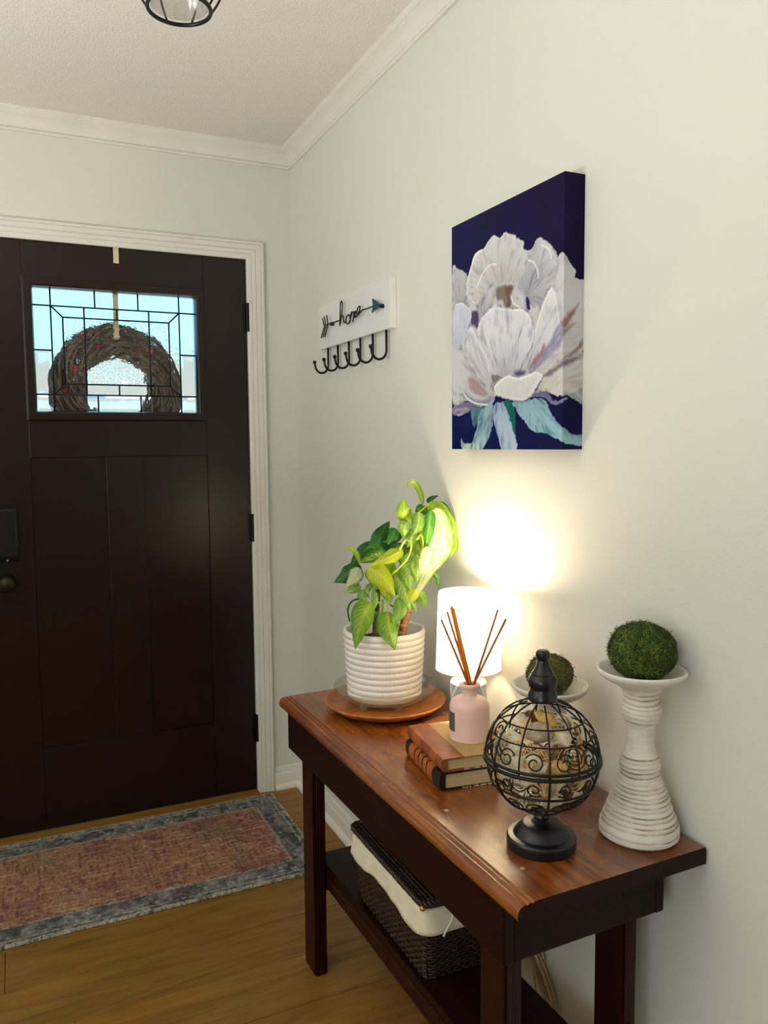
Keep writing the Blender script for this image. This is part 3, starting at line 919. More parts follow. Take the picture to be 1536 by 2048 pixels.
# lite frame: mitred picture-frame moulding round the glass
prof = [(0, 0.040), (0, 0.012), (0.004, -0.004), (0.009, -0.006), (0.028, -0.006), (0.034, -0.003), (0.034, 0.0006), (0.026, 0.0006), (0.026, 0.040)]
rings = []
for sx, sz in ((1, 1), (-1, 1), (-1, -1), (1, -1), (1, 1)):
    cx, cz = (G1 if sx > 0 else G0), (GZ1 if sz > 0 else GZ0)
    rings.append([(cx + sx * a - DCX, d, cz + sz * a - 0.012) for a, d in prof])
lf = MB()
nP = len(prof)
vs = [p for r in rings[:4] for p in r]
fs = []
for i in range(4):
    j = (i + 1) % 4
    for kk in range(nP - 1):
        fs.append((i * nP + kk, i * nP + kk + 1, j * nP + kk + 1, j * nP + kk))
lf.add(vs, fs)
lite = lf.build('lite_frame', M['door'], door)
for sx, sz in [(G0 - 0.015, z) for z in (1.487, 1.675, 1.863)] + [(G1 + 0.015, z) for z in (1.487, 1.675, 1.863)] + [(x, z) for x in (-0.83, -0.70, -0.57, -0.44) for z in (GZ0 - 0.015, GZ1 + 0.015)]:
    MB().ball((sx - DCX, -0.006, sz - 0.012), 0.0028, 8, 6, (1, 0.5, 1)).build('screw', M['black_metal'], lite, True)

# leaded glass: symmetric craftsman pattern about (GX, GZ)
GX, GZ = -0.635, 1.675
A, B = 0.268, 0.205
a1, b1 = 0.214, 0.149
a2, b2 = 0.177, 0.1125
iv, tj = 0.108, 0.072
panes = []


def rect(x0, x1, z0, z1, kind):
    panes.append(([(x0, z0), (x1, z0), (x1, z1), (x0, z1)], kind))


for s in (-1, 1):
    for t in (-1, 1):
        rect(*sorted((s * A, s * a1)), *sorted((t * B, t * b1)), 'bevel')
    za, zb = sorted((s * B, s * b1))
    for x0, x1 in ((-a1, -tj), (-tj, tj), (tj, a1)):
        rect(x0, x1, za, zb, 'bevel')
    xa, xb = sorted((s * A, s * a1))
    rect(xa, xb, -b1, 0, 'bevel')
    rect(xa, xb, 0, b1, 'bevel')
    panes.append(([(s * a1, -b1), (s * a2, -b2), (s * a2, b2), (s * a1, b1)], 'ripple'))
    panes.append(([(-a1, s * b1), (-iv, s * b1), (-iv, s * b2), (-a2, s * b2)], 'ripple'))
    panes.append(([(iv, s * b1), (a1, s * b1), (a2, s * b2), (iv, s * b2)], 'ripple'))
    panes.append(([(-iv, s * b2), (0, s * b2), (0, s * b1), (-iv, s * b1)], 'ripple'))
    panes.append(([(0, s * b2), (iv, s * b2), (iv, s * b1), (0, s * b1)], 'ripple'))
rect(-a2, -iv, -b2, b2, 'hammer')
rect(-iv, iv, -b2, b2, 'hammer')
rect(iv, a2, -b2, b2, 'hammer')
for poly, kind in panes:
    area2 = sum(poly[i][0] * poly[(i + 1) % 4][1] - poly[(i + 1) % 4][0] * poly[i][1] for i in range(4))
    if area2 < 0:
        poly = poly[::-1]
    cx = sum(p[0] for p in poly) / 4
    cz = sum(p[1] for p in poly) / 4
    off = GX - DCX, GZ - 0.012
    ys = 0.018

    def ring(ins, y):
        out = []
        for i in range(4):
            p, q, r_ = Vector(poly[i - 1]), Vector(poly[i]), Vector(poly[(i + 1) % 4])
            e1, e2 = (q - p).normalized(), (r_ - q).normalized()
            n1, n2 = Vector((-e1.y, e1.x)), Vector((-e2.y, e2.x))
            d = (n1 + n2) / (1 + n1.dot(n2))
            c = q + d * ins
            out.append((c.x + off[0], y, c.y + off[1]))
        return out
    mm = MB()
    if kind == 'bevel':
        rr = [ring(0.0006, ys + 0.0035), ring(0.0006, ys + 0.0015), ring(0.010, ys)]
    else:
        rr = [ring(0.0006, ys + 0.0035), ring(0.0006, ys)]
    mm.sweep(rr)
    mm.build('pane', M['glass_' + kind], lite)
cm = MB()


def came(x0, z0, x1, z1, r=0.0027):
    cm.tube([(GX + x0 - DCX, 0.0195, GZ + z0 - 0.012), (GX + x1 - DCX, 0.0195, GZ + z1 - 0.012)], r, 8)


for s in (-1, 1):
    came(s * a1, -B, s * a1, B)
    came(-A, s * b1, A, s * b1)
    came(s * a2, -b2, s * a2, b2)
    came(-a2, s * b2, a2, s * b2)
    came(s * iv, -b1, s * iv, b1)
    came(0, s * b1, 0, s * b2)
    came(s * A, 0, s * a1, 0)
    for t in (-1, 1):
        came(s * tj, t * b1, s * tj, t * B)
        came(s * a1, t * b1, s * a2, t * b2)
cm.build('came', M['came'], lite, True)
# hinges
for zt, zb in ((1.872, 1.768), (1.090, 0.985), (0.313, 0.206)):
    x = DX1 + 0.001 - DCX
    h = MB().tube([(x, -0.008, zb - 0.012), (x, -0.008, zt - 0.012)], 0.0075, 12).build('hinge', M['black_metal'], door, angle=40)
    MB().box(x - 0.016, x + 0.006, -0.003, 0.0, zb + 0.003 - 0.012, zt - 0.003 - 0.012, 0.001).build('leaf_plate', M['black_metal'], h)
# keypad lock and knob
lk = dbox('keypad_lock', -1.064, -0.980, 0.966, 1.146, -0.022, 0.0, 0.008, 'black_metal')
dbox('keypad_face', -1.056, -0.988, 0.985, 1.138, -0.0235, -0.021, 0.001, 'black_gloss', lk)
MB().tube([(-1.0165 - DCX, -0.020, 0.972 - 0.012), (-1.0165 - DCX, -0.0245, 0.972 - 0.012)], 0.0035, 12).build('button', M['silver'], lk, angle=40)
m = MB()
m.tube([(-1.022 - DCX, 0.0, 0.895 - 0.012), (-1.022 - DCX, -0.008, 0.895 - 0.012)], 0.032, 28)
rose = m.build('knob_rose', M['black_metal'], door, angle=40)
m = MB()
m.tube([(-1.022 - DCX, -0.008, 0.883), (-1.022 - DCX, -0.035, 0.883)], 0.010, 16)
m.ball((-1.022 - DCX, -0.050, 0.883), 0.028, 20, 12, (1, 0.75, 1))
m.build('knob', M['bronze'], door, True)

# ------------------------------------------------------------------ outside the door
struct(MB().box(-30, 30, 0.14, 60, -0.35, -0.20).build('ground', M['grass']))
struct(MB().box(-3.2, 1.6, 0.14, 2.2, -0.20, -0.02).build('porch_floor', M['concrete']))
struct(MB().box(-30, 30, 9, 13, -0.20, -0.18).build('street', M['concrete']))
pp = thing('porch_post', 'tan wooden porch post outside the door', 'post', (0.62, 1.9, -0.02))
MB().box(-0.07, 0.07, -0.07, 0.07, 0, 3.2, 0.006).build('shaft', M['porch_post'], pp)
MB().box(-0.10, 0.10, -0.10, 0.10, 0, 0.16, 0.006).build('plinth', M['porch_post'], pp)
hs = thing('neighbour_house', 'white house with a grey roof across the street', 'house', (2.2, 22, -0.2))
MB().box(-5, 5, 0, 6, 0, 2.9).build('wall', M['siding'], hs)
MB().prism([(-5.4, 2.9), (5.4, 2.9), (0, 4.8)], 'y', -0.4, 6.4).build('roof', M['roof'], hs)
for x in (-3.2, -1.0, 1.4, 3.4):
    wq = MB().box(x - 0.45, x + 0.45, -0.05, 0.0, 1.0, 2.3).build('window', M['siding'], hs)
    MB().box(x - 0.38, x + 0.38, -0.07, -0.05, 1.07, 2.23).build('pane', M['pane_blue'], wq)


def tree(loc, hgt, rad, label):
    t = thing('yard_tree', label, 'tree', loc, 0, 'trees beyond the porch')
    MB().tube([(0, 0, 0), (0.1, 0, hgt * 0.4), (0, 0.1, hgt * 0.7)], [0.22, 0.17, 0.1], 10).build('trunk', M['trunk'], t, True)
    mm = MB()
    for q in range(14):
        c = Vector((random.uniform(-1, 1), random.uniform(-1, 1), random.uniform(-0.7, 0.8))) * rad * 0.62
        mm.ball((c.x, c.y, c.z + hgt * 0.72), rad * random.uniform(0.35, 0.5), 12, 8)
    o = mm.build('crown', M['tree'], t, True)
    dm = o.modifiers.new('d', 'DISPLACE')
    tx = bpy.data.textures.new('tree_noise', 'CLOUDS')
    tx.noise_scale = 0.5
    dm.texture = tx
    dm.strength = 0.5
    return t


tree((-5.0, 30, -0.2), 4.2, 1.5, 'green yard tree left of the neighbour house')
tree((12.5, 30, -0.2), 4.2, 1.6, 'green yard tree right of the neighbour house')
# ------------------------------------------------------------------ wreath on the outside of the door, hung from an over-door strap
ST = thing('wreath_hanger', 'pale metal over-door wreath hanger at the top of the dark door', 'hanger', (-0.634, 0, 1.977))
m = MB()
path = [(-0.0035, 0.0), (-0.0035, 0.064), (0.0, 0.0655), (0.052, 0.0655), (0.0545, 0.064), (0.0545, -0.245), (0.060, -0.252), (0.078, -0.252), (0.082, -0.246), (0.082, -0.215)]
vs, fs = [], []
for i, (y, z) in enumerate(path):
    for x in (-0.009, 0.009):
        vs.append((x, y, z))
        vs.append((x, y - (0.0015 if i < 2 else -0.0015 if i > 3 else 0), z + (0.0015 if 2 <= i <= 3 else 0)))
for i in range(len(path) - 1):
    a, b = i * 4, i * 4 + 4
    fs += [(a, a + 2, b + 2, b), (a + 1, b + 1, b + 3, a + 3), (a, b, b + 1, a + 1), (a + 2, a + 3, b + 3, b + 2)]
m.add(vs, fs)
m.build('strap', M['strap'], ST)
WR = thing('wreath', 'brown twig wreath with red berries hanging outside the door glass', 'wreath', (-0.634, 0.105, 1.555))
m = MB()
for q in range(80):
    rr = random.uniform(0.120, 0.215)
    ph, wob, dy = random.random() * 6.28, random.randint(3, 6), random.uniform(-0.028, 0.028)
    n = 40
    a0 = random.random() * 6.28
    span = random.uniform(3.5, 6.28)
    pts = [((rr + 0.016 * math.sin(wob * a + ph)) * math.cos(a), dy + 0.014 * math.cos(wob * a + ph), (rr + 0.016 * math.sin(wob * a + ph)) * math.sin(a)) for a in [a0 + span * i / n for i in range(n + 1)]]
    m.tube(pts, random.uniform(0.003, 0.006), 5)
m.build('twigs', M['vine'], WR, True)
for q in range(44):
    a = random.random() * 6.28
    rr = random.uniform(0.15, 0.215)
    MB().ball((rr * math.cos(a), random.uniform(-0.035, 0.03), rr * math.sin(a)), random.uniform(0.007, 0.011), 10, 8).build('berry', M['berry'], WR, True)

# ------------------------------------------------------------------ ceiling light
CLx, CLy, CLz = -0.652, -1.285, 2.20
cl = thing('ceiling_light', 'black wire cage ceiling light with clear glass and unlit bulb', 'light', (CLx, CLy, CZ))
D = CLz - CZ
MB().lathe([(0, 0), (0.062, 0), (0.062, -0.018), (0.056, -0.024), (0.02, -0.026), (0.018, -0.07), (0, -0.07)], 40).build('canopy', M['black_metal'], cl, angle=40)
NW = 8
for q in range(NW):
    a = 2 * PI * q / NW + 0.2
    prof2 = spline([(0.050, 0, -0.022), (0.090, 0, -0.07), (0.102, 0, -0.13), (0.090, 0, -0.19), (0.0605, 0, D)], 6)
    MB().tube([(p.x * math.cos(a), p.x * math.sin(a), p.z) for p in prof2], 0.0022, 6).build('cage_wire', M['black_wire'], cl, True)
for rr, z, th_ in ((0.0605, D, 0.0040), (0.102, -0.13, 0.0026)):
    MB().tube([(rr * math.cos(2 * PI * i / 56), rr * math.sin(2 * PI * i / 56), z) for i in range(56)], th_, 8, cyc=True).build('cage_ring', M['black_wire'], cl, True)
m = MB()
seg, rows = 72, 2
vs, fs = [], []
for sgn, rad in ((0, 0.056), (1, 0.0535)):
    for z in (D + 0.006, -0.03):
        for i in range(seg):
            r_ = rad + 0.0008 * math.cos(i * PI * 24 / seg * 2 / 2)
            vs.append((r_ * math.cos(2 * PI * i / seg), r_ * math.sin(2 * PI * i / seg), z))
for i in range(seg):
    j = (i + 1) % seg
    fs += [(i, j, seg + j, seg + i), (2 * seg + j, 2 * seg + i, 3 * seg + i, 3 * seg + j), (j, i, 2 * seg + i, 2 * seg + j), (seg + i, seg + j, 3 * seg + j, 3 * seg + i)]
m.add(vs, fs)
m.build('glass_cylinder', M['thin_glass'], cl, True)
bb = MB().lathe([(0, D + 0.030), (0.012, D + 0.032), (0.024, D + 0.040), (0.030, D + 0.056), (0.028, D + 0.074), (0.018, D + 0.098), (0.013, D + 0.115), (0.013, -0.085), (0, -0.085)], 28).build('bulb', M['bulb_off'], cl, True)
MB().lathe([(0, -0.09), (0.015, -0.09), (0.016, -0.066), (0, -0.066)], 24).build('socket', M['black_metal'], cl, angle=40)

# ------------------------------------------------------------------ rug
RX0, RX1, RY0, RY1 = -1.42, -0.128, -0.655, -0.046
nx, ny = 640, 300
u = np.linspace(0, 1, nx)
v = np.linspace(0, 1, ny)
U, V = np.meshgrid(u, v)
X = (RX0 - RX1) * (1 - U) + 0.0
X = RX0 + (RX1 - RX0) * U
Y = RY0 + (RY1 - RY0) * V
wav = 0.004 * (vnoise(X * 7, Y * 0 + 3) - 0.5)
Yw = Y + wav * (np.abs(V - 0.5) * 2)
Xw = X + 0.004 * (vnoise(Y * 9 + 40, X * 0 + 8) - 0.5) * (np.abs(U - 0.5) * 2)
Zr = 0.006 + 0.0015 * fbm(X * 6, Y * 6, 2)
Zr[0, :] = 0.001
Zr[-1, :] = 0.001
Zr[:, 0] = 0.001
Zr[:, -1] = 0.001
dE = np.minimum(np.minimum(X - RX0, RX1 - X), np.minimum(Y - RY0, RY1 - Y))
streak = fbm(X * 160, Y * 18, 3)
streak2 = fbm(X * 22, Y * 140, 3)
blot = fbm(X * 9 + 5, Y * 9, 4)
fine = 0.5 * fbm(X * 120, Y * 120, 2) + 0.5 * fbm(X * 300 + 5, Y * 260, 2)
fine = np.clip(0.5 + (fine - 0.5) * 1.9, 0, 1)


def mixn(a, b, t):
    return a * (1 - t[..., None]) + b * t[..., None]


c_or, c_rose, c_ol, c_dk = lin([176, 128, 96]), lin([146, 94, 84]), lin([146, 124, 84]), lin([98, 64, 66])
c = mixn(np.broadcast_to(c_or, X.shape + (3,)), c_rose, np.clip((blot - 0.5) * 4, 0, 0.8))
rosy = np.clip((X + 0.42) * 4.0, 0, 1) * np.clip((fbm(X * 5 + 9, Y * 5) - 0.2) * 2.5, 0, 1)
c = mixn(c, lin([170, 76, 88]), rosy * 0.5)
c = mixn(c, c_ol, np.clip((fbm(X * 7 + 50, Y * 7 + 3) - 0.52) * 5, 0, 0.8))
c = mixn(c, c_dk, np.clip((streak - 0.5) * 3.2, 0, 0.75))
c = mixn(c, lin([208, 172, 140]), np.clip((streak2 - 0.58) * 4, 0, 0.6))
# rosettes and small motifs
for (mx, my, mr, col) in [(-0.30, -0.22, 0.062, (98, 48, 66)), (-0.36, -0.47, 0.045, (70, 86, 96)), (-0.62, -0.30, 0.06, (104, 56, 70)), (-0.86, -0.46, 0.06, (150, 118, 110)),
                          (-0.44, -0.15, 0.04, (84, 92, 74)), (-0.58, -0.50, 0.05, (96, 60, 66)), (-0.94, -0.20, 0.055, (150, 132, 84)), (-0.75, -0.14, 0.045, (130, 118, 80)),
                          (-0.78, -0.55, 0.045, (80, 84, 80)), (-1.05, -0.35, 0.06, (108, 60, 70)), (-0.25, -0.45, 0.035, (206, 178, 160)), (-1.2, -0.3, 0.06, (100, 60, 70))]:
    dx, dy = X - mx, Y - my
    rr = np.hypot(dx, dy)
    th = np.arctan2(dy, dx)
    shp = mr * (0.72 + 0.28 * np.cos(8 * th))
    w1 = np.clip((shp - rr) / 0.010, 0, 1) * np.clip((fine - 0.3) * 2.2, 0, 1) * np.clip((fbm(X * 40 + 2, Y * 40, 3) - 0.25) * 3, 0, 1)
    w1 *= 0.9
    c = mixn(c, lin(col), w1)
    w2 = np.clip((mr * 0.45 - rr) / 0.005, 0, 1) * np.clip((fine - 0.3) * 3, 0, 1) * 0.7
    c = mixn(c, lin([196, 150, 128]), w2)
    w3 = np.clip((mr * 0.18 - rr) / 0.004, 0, 1) * 0.8
    c = mixn(c, lin(col), w3)
# border
wv_ = np.clip(0.5 + 0.5 * np.sin(X * 52) * np.sin(Y * 52 + 0.7), 0, 1)
gb = mixn(np.broadcast_to(lin([132, 132, 128]), X.shape + (3,)), lin([70, 76, 76]), np.clip((fbm(X * 30, Y * 30, 4) - 0.42) * 5, 0, 1))
gb = mixn(gb, lin([168, 166, 162]), np.clip((fbm(X * 55 + 9, Y * 55, 3) - 0.5) * 4.5, 0, 0.85))
gb = mixn(gb, lin([60, 84, 74]), np.clip((wv_ - 0.72) * 4, 0, 0.6))
gb = mixn(gb, lin([120, 84, 96]), np.clip((fbm(X * 12 + 70, Y * 12, 3) - 0.6) * 5, 0, 0.6))
bm_ = np.clip((0.094 + 0.006 * (fine - 0.5) - dE) / 0.006, 0, 1)
c = mixn(c, gb, bm_)
for d0, hw, col, k_ in ((0.094, 0.006, (176, 168, 160), 0.7), (0.026, 0.005, (180, 176, 170), 0.7), (0.083, 0.003, (70, 74, 74), 0.6), (0.036, 0.003, (72, 76, 78), 0.6), (0.006, 0.008, (186, 178, 156), 0.85)):
    w1 = np.clip((hw - np.abs(dE - d0)) / 0.003, 0, 1) * k_ * np.clip((fine - 0.15) * 3, 0.2, 1)
    c = mixn(c, lin(col), w1)
c = c * (0.36 + 0.76 * fine)[..., None]
c = c * (0.8 + 0.4 * streak)[..., None]
nv = nx * ny
vs = np.stack([Xw, Yw, Zr], -1).reshape(-1, 3) - np.array([(RX0 + RX1) / 2, (RY0 + RY1) / 2, 0])
idx = np.arange(nv).reshape(ny, nx)
fq = np.stack([idx[:-1, :-1], idx[:-1, 1:], idx[1:, 1:], idx[1:, :-1]], -1).reshape(-1, 4)
rug = mesh('rug', vs, fq.tolist(), M['rugcolour'], None, True, ((RX0 + RX1) / 2, (RY0 + RY1) / 2, 0.0005))
set_colors(rug, c.reshape(-1, 3))
tag(rug, 'faded vintage runner rug with rose field and grey border before the door', 'rug')

# ------------------------------------------------------------------ flower canvas
PY0, PY1, PZ0, PZ1, PD = -1.297, -1.7124, 1.3343, 1.8427, 0.0465
W_, H_ = PY0 - PY1, PZ1 - PZ0
nu, nv_ = 300, 360
nside = 36
us = np.concatenate([np.linspace(0, 1, nu), 1 + (PD / W_) * np.linspace(0, 1, nside + 1)[1:]])
vsq = np.linspace(0, 1, nv_)
U, V = np.meshgrid(us, vsq)
PX, PY_ = U * W_, V * H_      # metres, y up
wob = 0.0034
WX = PX + wob * (fbm(PX * 130, PY_ * 130, 3) - 0.5) * 2
WY = PY_ + wob * (fbm(PX * 130 + 60, PY_ * 130 + 20, 3) - 0.5) * 2


def pip(poly):
    P2 = [Vector((p[0] * W_, p[1] * H_, 0)) for p in poly]
    P2 = [(p.x, p.y) for p in spline(P2, 4, True)]
    ins = np.zeros(U.shape, bool)
    dist = np.full(U.shape, 9.0)
    n = len(P2)
    for i in range(n):
        x1, y1 = P2[i]
        x2, y2 = P2[(i + 1) % n]
        cond = ((y1 > WY) != (y2 > WY))
        xx = (x2 - x1) * (WY - y1) / ((y2 - y1) if abs(y2 - y1) > 1e-12 else 1e-12) + x1
        ins ^= cond & (WX < xx)
        dx, dy = x2 - x1, y2 - y1
        L2 = dx * dx + dy * dy + 1e-14
        t = np.clip(((WX - x1) * dx + (WY - y1) * dy) / L2, 0, 1)
        dist = np.minimum(dist, np.hypot(WX - x1 - t * dx, WY - y1 - t * dy))
    return ins, dist


img = np.zeros(U.shape + (3,))
hgt = np.zeros(U.shape)
bgm = np.clip(0.65 * U + 0.55 * (V - 0.4) + 0.5 * (fbm(PX * 14, PY_ * 14) - 0.5), 0, 1)
img[:] = mixn(np.broadcast_to(lin([3, 14, 74]), img.shape), lin([18, 2, 48]), bgm)
img *= (0.8 + 0.4 * fbm(PX * 60, PY_ * 200, 3))[..., None]


def paint(key, base, streak, root, amt=0.6, near=0.0, soft=0.0012, edge=None, freq=7, height=0.0008, shadow=0.75):
    """one brushed petal: streaks fan out from its root, darker towards the root where near > 0"""
    global img, hgt
    ins, d = pip(PETALS[key])
    sd = np.where(ins, d, -d)
    w = np.clip(sd / soft + 0.5, 0, 1)
    rx, ry = root[0] * W_, root[1] * H_
    ang = np.arctan2(PY_ - ry, PX - rx)
    rad = np.hypot(PX - rx, PY_ - ry)
    st = fbm(ang * freq + 1.5 * fbm(PX * 30 + 7, PY_ * 30, 2), rad * 22, 4)
    st2 = fbm(ang * freq * 4 + 30 + 2 * fbm(PX * 40, PY_ * 40, 2), rad * 30 + 9, 4)
    t = np.clip((0.55 * st + 0.45 * st2 - 0.50) * 3.6, 0, 1) * amt
    if near:
        t = np.clip(t + near * np.clip(1 - rad / 0.11, 0, 1) * np.clip(st2 * 1.8, 0, 1), 0, 1)
    col = mixn(np.broadcast_to(lin(base), img.shape), lin(streak), t)
    bl = np.clip((fbm(PX * 45 + 11, PY_ * 22 + 4, 4) - 0.5) * 4, 0, 1) * np.clip((st2 - 0.35) * 3, 0, 1) * amt * 0.55
    col = mixn(col, lin(streak) * 0.85, bl)
    if edge is not None:
        te = np.clip(1 - d / 0.006, 0, 1) * ins * 0.7
        col = mixn(col, lin(edge), te)
    # darker strokes of underpainting left around the petal's outline
    sh_ = np.clip(1 - np.abs(sd + 0.002) / 0.007, 0, 1) * (~ins) * np.clip((fbm(PX * 70 + 3, PY_ * 35, 3) - 0.38) * 3.2, 0, 1) * shadow
    lum = img.mean(-1) > 0.12
    img = mixn(img, lin([120, 112, 136]), sh_ * lum)
    # paler towards the outer rim, greyer towards the root
    gr = np.clip((rad - 0.02) / 0.16, 0, 1)
    col = col * (0.80 + 0.24 * gr * (0.8 + 0.4 * st2))[..., None]
    img = img * (1 - w[..., None]) + col * w[..., None]
    hgt = np.maximum(hgt, w * height * (0.7 + 0.6 * st2))


paint('bloom', (206, 204, 208), (170, 160, 168), (0.6, 0.3), 0.6)
paint('ledge', (208, 206, 208), (150, 140, 168), (0.1, 0.6), 0.8, 0.4)
paint('top', (214, 212, 214), (168, 156, 164), (0.52, 0.6), 0.85, 0.35, edge=(228, 226, 226))
paint('rtop', (212, 212, 216), (134, 126, 158), (0.72, 0.6), 0.85, 0.55)
paint('inl', (204, 202, 208), (112, 100, 134), (0.26, 0.46), 0.9, 0.4)
paint('gap2', (84, 68, 116), (150, 126, 140), (0.28, 0.5), 0.8, soft=0.0065, shadow=0.0)
paint('stamen', (136, 126, 118), (98, 88, 84), (0.5, 0.5), 0.9, soft=0.0065, shadow=0.0)
paint('stamen2', (128, 84, 82), (96, 70, 64), (0.5, 0.5), 0.9, soft=0.0065, shadow=0.0)
paint('inr', (216, 216, 220), (128, 122, 150), (0.68, 0.5), 0.7)
paint('gap', (30, 34, 92), (66, 58, 112), (0.7, 0.5), 0.8)
paint('rlong', (220, 220, 226), (150, 146, 170), (0.70, 0.28), 0.75, 0.45, edge=(238, 238, 240))
paint('purp', (152, 148, 180), (214, 212, 222), (0.72, 0.25), 0.8, soft=0.0065, shadow=0.0)
paint('red', (176, 118, 116), (140, 120, 140), (0.72, 0.25), 0.6, soft=0.0065, shadow=0.0)
paint('cen', (220, 221, 228), (146, 138, 166), (0.55, 0.22), 0.8, 0.75, edge=(236, 236, 240))
paint('llow', (208, 208, 214), (166, 154, 170), (0.42, 0.2), 0.7)
paint('mauve', (178, 148, 156), (206, 200, 206), (0.42, 0.2), 0.6, soft=0.0065, shadow=0.0)
paint('lbot', (150, 160, 182), (200, 204, 212), (0.42, 0.2), 0.8, soft=0.0065, shadow=0.0)
paint('lout', (206, 211, 230), (172, 176, 206), (0.2, 0.3), 0.6)
paint('lfront', (220, 220, 226), (158, 146, 170), (0.42, 0.24), 0.75, 0.35)
paint('botgray', (130, 124, 116), (176, 170, 166), (0.5, 0.2), 0.8, soft=0.0065, shadow=0.0)
paint('botpurp', (92, 80, 128), (160, 150, 178), (0.6, 0.2), 0.8, soft=0.0065, shadow=0.0)
paint('rbot', (216, 213, 210), (176, 164, 160), (0.74, 0.2), 0.6)
paint('brush1', (128, 112, 128), (196, 186, 188), (0.7, 0.2), 0.8, soft=0.0065, shadow=0.0)
paint('brush2', (148, 118, 112), (206, 192, 180), (0.8, 0.2), 0.8, soft=0.0065, shadow=0.0)
paint('brush3', (150, 128, 118), (206, 196, 186), (0.8, 0.2), 0.8, soft=0.0065, shadow=0.0)
paint('brush4', (140, 118, 110), (204, 192, 182), (0.8, 0.2), 0.8, soft=0.0065, shadow=0.0)
paint('darkline', (78, 72, 108), (170, 160, 176), (0.7, 0.2), 0.7, soft=0.0065, shadow=0.0)
paint('leafD', (14, 96, 90), (40, 140, 120), (0.55, 0.3), 0.8)
paint('leafpu', (120, 110, 146), (196, 188, 200), (0.4, 0.2), 0.9)
paint('leafA', (96, 142, 162), (12, 84, 96), (0.4, 0.25), 0.95)
paint('leafB', (160, 190, 210), (18, 96, 118), (0.46, 0.26), 1.0)
paint('leafB2', (196, 216, 214), (14, 110, 96), (0.3, 0.2), 1.0)
paint('leafC', (176, 196, 220), (52, 98, 150), (0.5, 0.3), 1.0)
paint('leafE', (150, 190, 206), (58, 118, 140), (0.62, 0.3), 1.0)
paint('leafF', (104, 110, 150), (176, 182, 206), (0.7, 0.2), 0.8)
paint('leafG', (150, 176, 176), (206, 210, 206), (0.9, 0.3), 0.8)
paint('bfront', (224, 224, 226), (186, 182, 192), (0.6, 0.1), 0.45, edge=(240, 240, 240))
for rd in RIDGES:
    P2 = [(p.x, p.y) for p in spline([(a * W_, b * H_, 0) for a, b in rd], 6)]
    dist = np.full(U.shape, 9.0)
    for (x1, y1), (x2, y2) in zip(P2[:-1], P2[1:]):
        dx, dy = x2 - x1, y2 - y1
        t = np.clip(((PX - x1) * dx + (PY_ - y1) * dy) / (dx * dx + dy * dy + 1e-14), 0, 1)
        dist = np.minimum(dist, np.hypot(PX - x1 - t * dx, PY_ - y1 - t * dy))
    w1 = np.clip(1.4 - dist / 0.0016, 0, 1)
    img = mixn(img, lin([242, 242, 243]), w1 * 0.9)
    hgt = np.maximum(hgt, w1 * 0.0020)
hgt = hgt * np.minimum(1, np.minimum(U, (1 + PD / W_) - U) * 60)
hgt = np.where(np.abs(U - 1) < 0.004, 0, hgt)
front = U <= 1.0
xw = np.where(front, -PD - hgt, -PD + (U - 1) * W_)
yw = np.where(front, PY0 - U * W_, PY1 - hgt * 0.5)
zw = PZ0 + V * H_
cx_, cy_ = -PD / 2, (PY0 + PY1) / 2
can = thing('flower_canvas', 'canvas painting of a white peony on deep navy hung on the wall', 'painting', (0, cy_, PZ0))
yw2 = np.where(U >= 1.0, PY1 - hgt * 0.5, yw)
for nm_, c0, c1, ya_ in (('painted_front', 0, nu, yw), ('painted_side', nu - 1, len(us), yw2)):
    vv = np.stack([xw, ya_ - cy_, zw - PZ0], -1)[:, c0:c1].reshape(-1, 3)
    nc = c1 - c0
    idx = np.arange(nc * nv_).reshape(nv_, nc)
    fq = np.stack([idx[:-1, :-1], idx[:-1, 1:], idx[1:, 1:], idx[1:, :-1]], -1).reshape(-1, 4)
    o = mesh(nm_, vv, fq.tolist(), M['painted'], can, True)
    set_colors(o, img[:, c0:c1].reshape(-1, 3))
hw = W_ / 2
bk = MB()
bk.box(-PD + 0.0012, -0.001, -hw + 0.0012, hw, 0.0, H_ + 0.0004)
bk.build('stretcher_block', plain('canvas_edge', rgb(16, 22, 66), 0.6), can)

# ------------------------------------------------------------------ key-hook sign
SY0, SY1, SZ0, SZ1 = -0.346, -0.908, 1.670, 1.810
sg = thing('hook_sign', 'white board sign with wire arrow word and six black hooks on the wall', 'sign', (0, (SY0 + SY1) / 2, SZ0))
syc = (SY0 + SY1) / 2
MB().box(-0.0205, -0.0005, SY1 - syc, SY0 - syc, 0, SZ1 - SZ0, 0.0012).build('board', M['sign'], sg)
for k_, pts in WIRES.items():
    P3 = [(-0.033, y - syc, z - SZ0) for y, z in pts]
    if k_ not in ('f1', 'f2', 'f3', 'shaft'):
        P3 = spline(P3, 5)
    nm = {'f1': 'fletching_wire', 'f2': 'fletching_wire', 'f3': 'fletching_wire', 'shaft': 'arrow_shaft'}.get(k_, 'letter_wire')
    MB().tube(P3, 0.0021, 8).build(nm, M['black_wire'], sg, True)
hd = [(y - syc, z - SZ0) for y, z in HEAD]
MB().prism(hd, 'x', -0.0345, -0.0315).build('arrow_head', M['teal'], sg)
for y, z in PEGS:
    MB().tube([(-0.0315, y - syc, z - SZ0), (-0.0205, y - syc, z - SZ0)], 0.006, 14).build('standoff_peg', M['black_wire'], sg, angle=40)
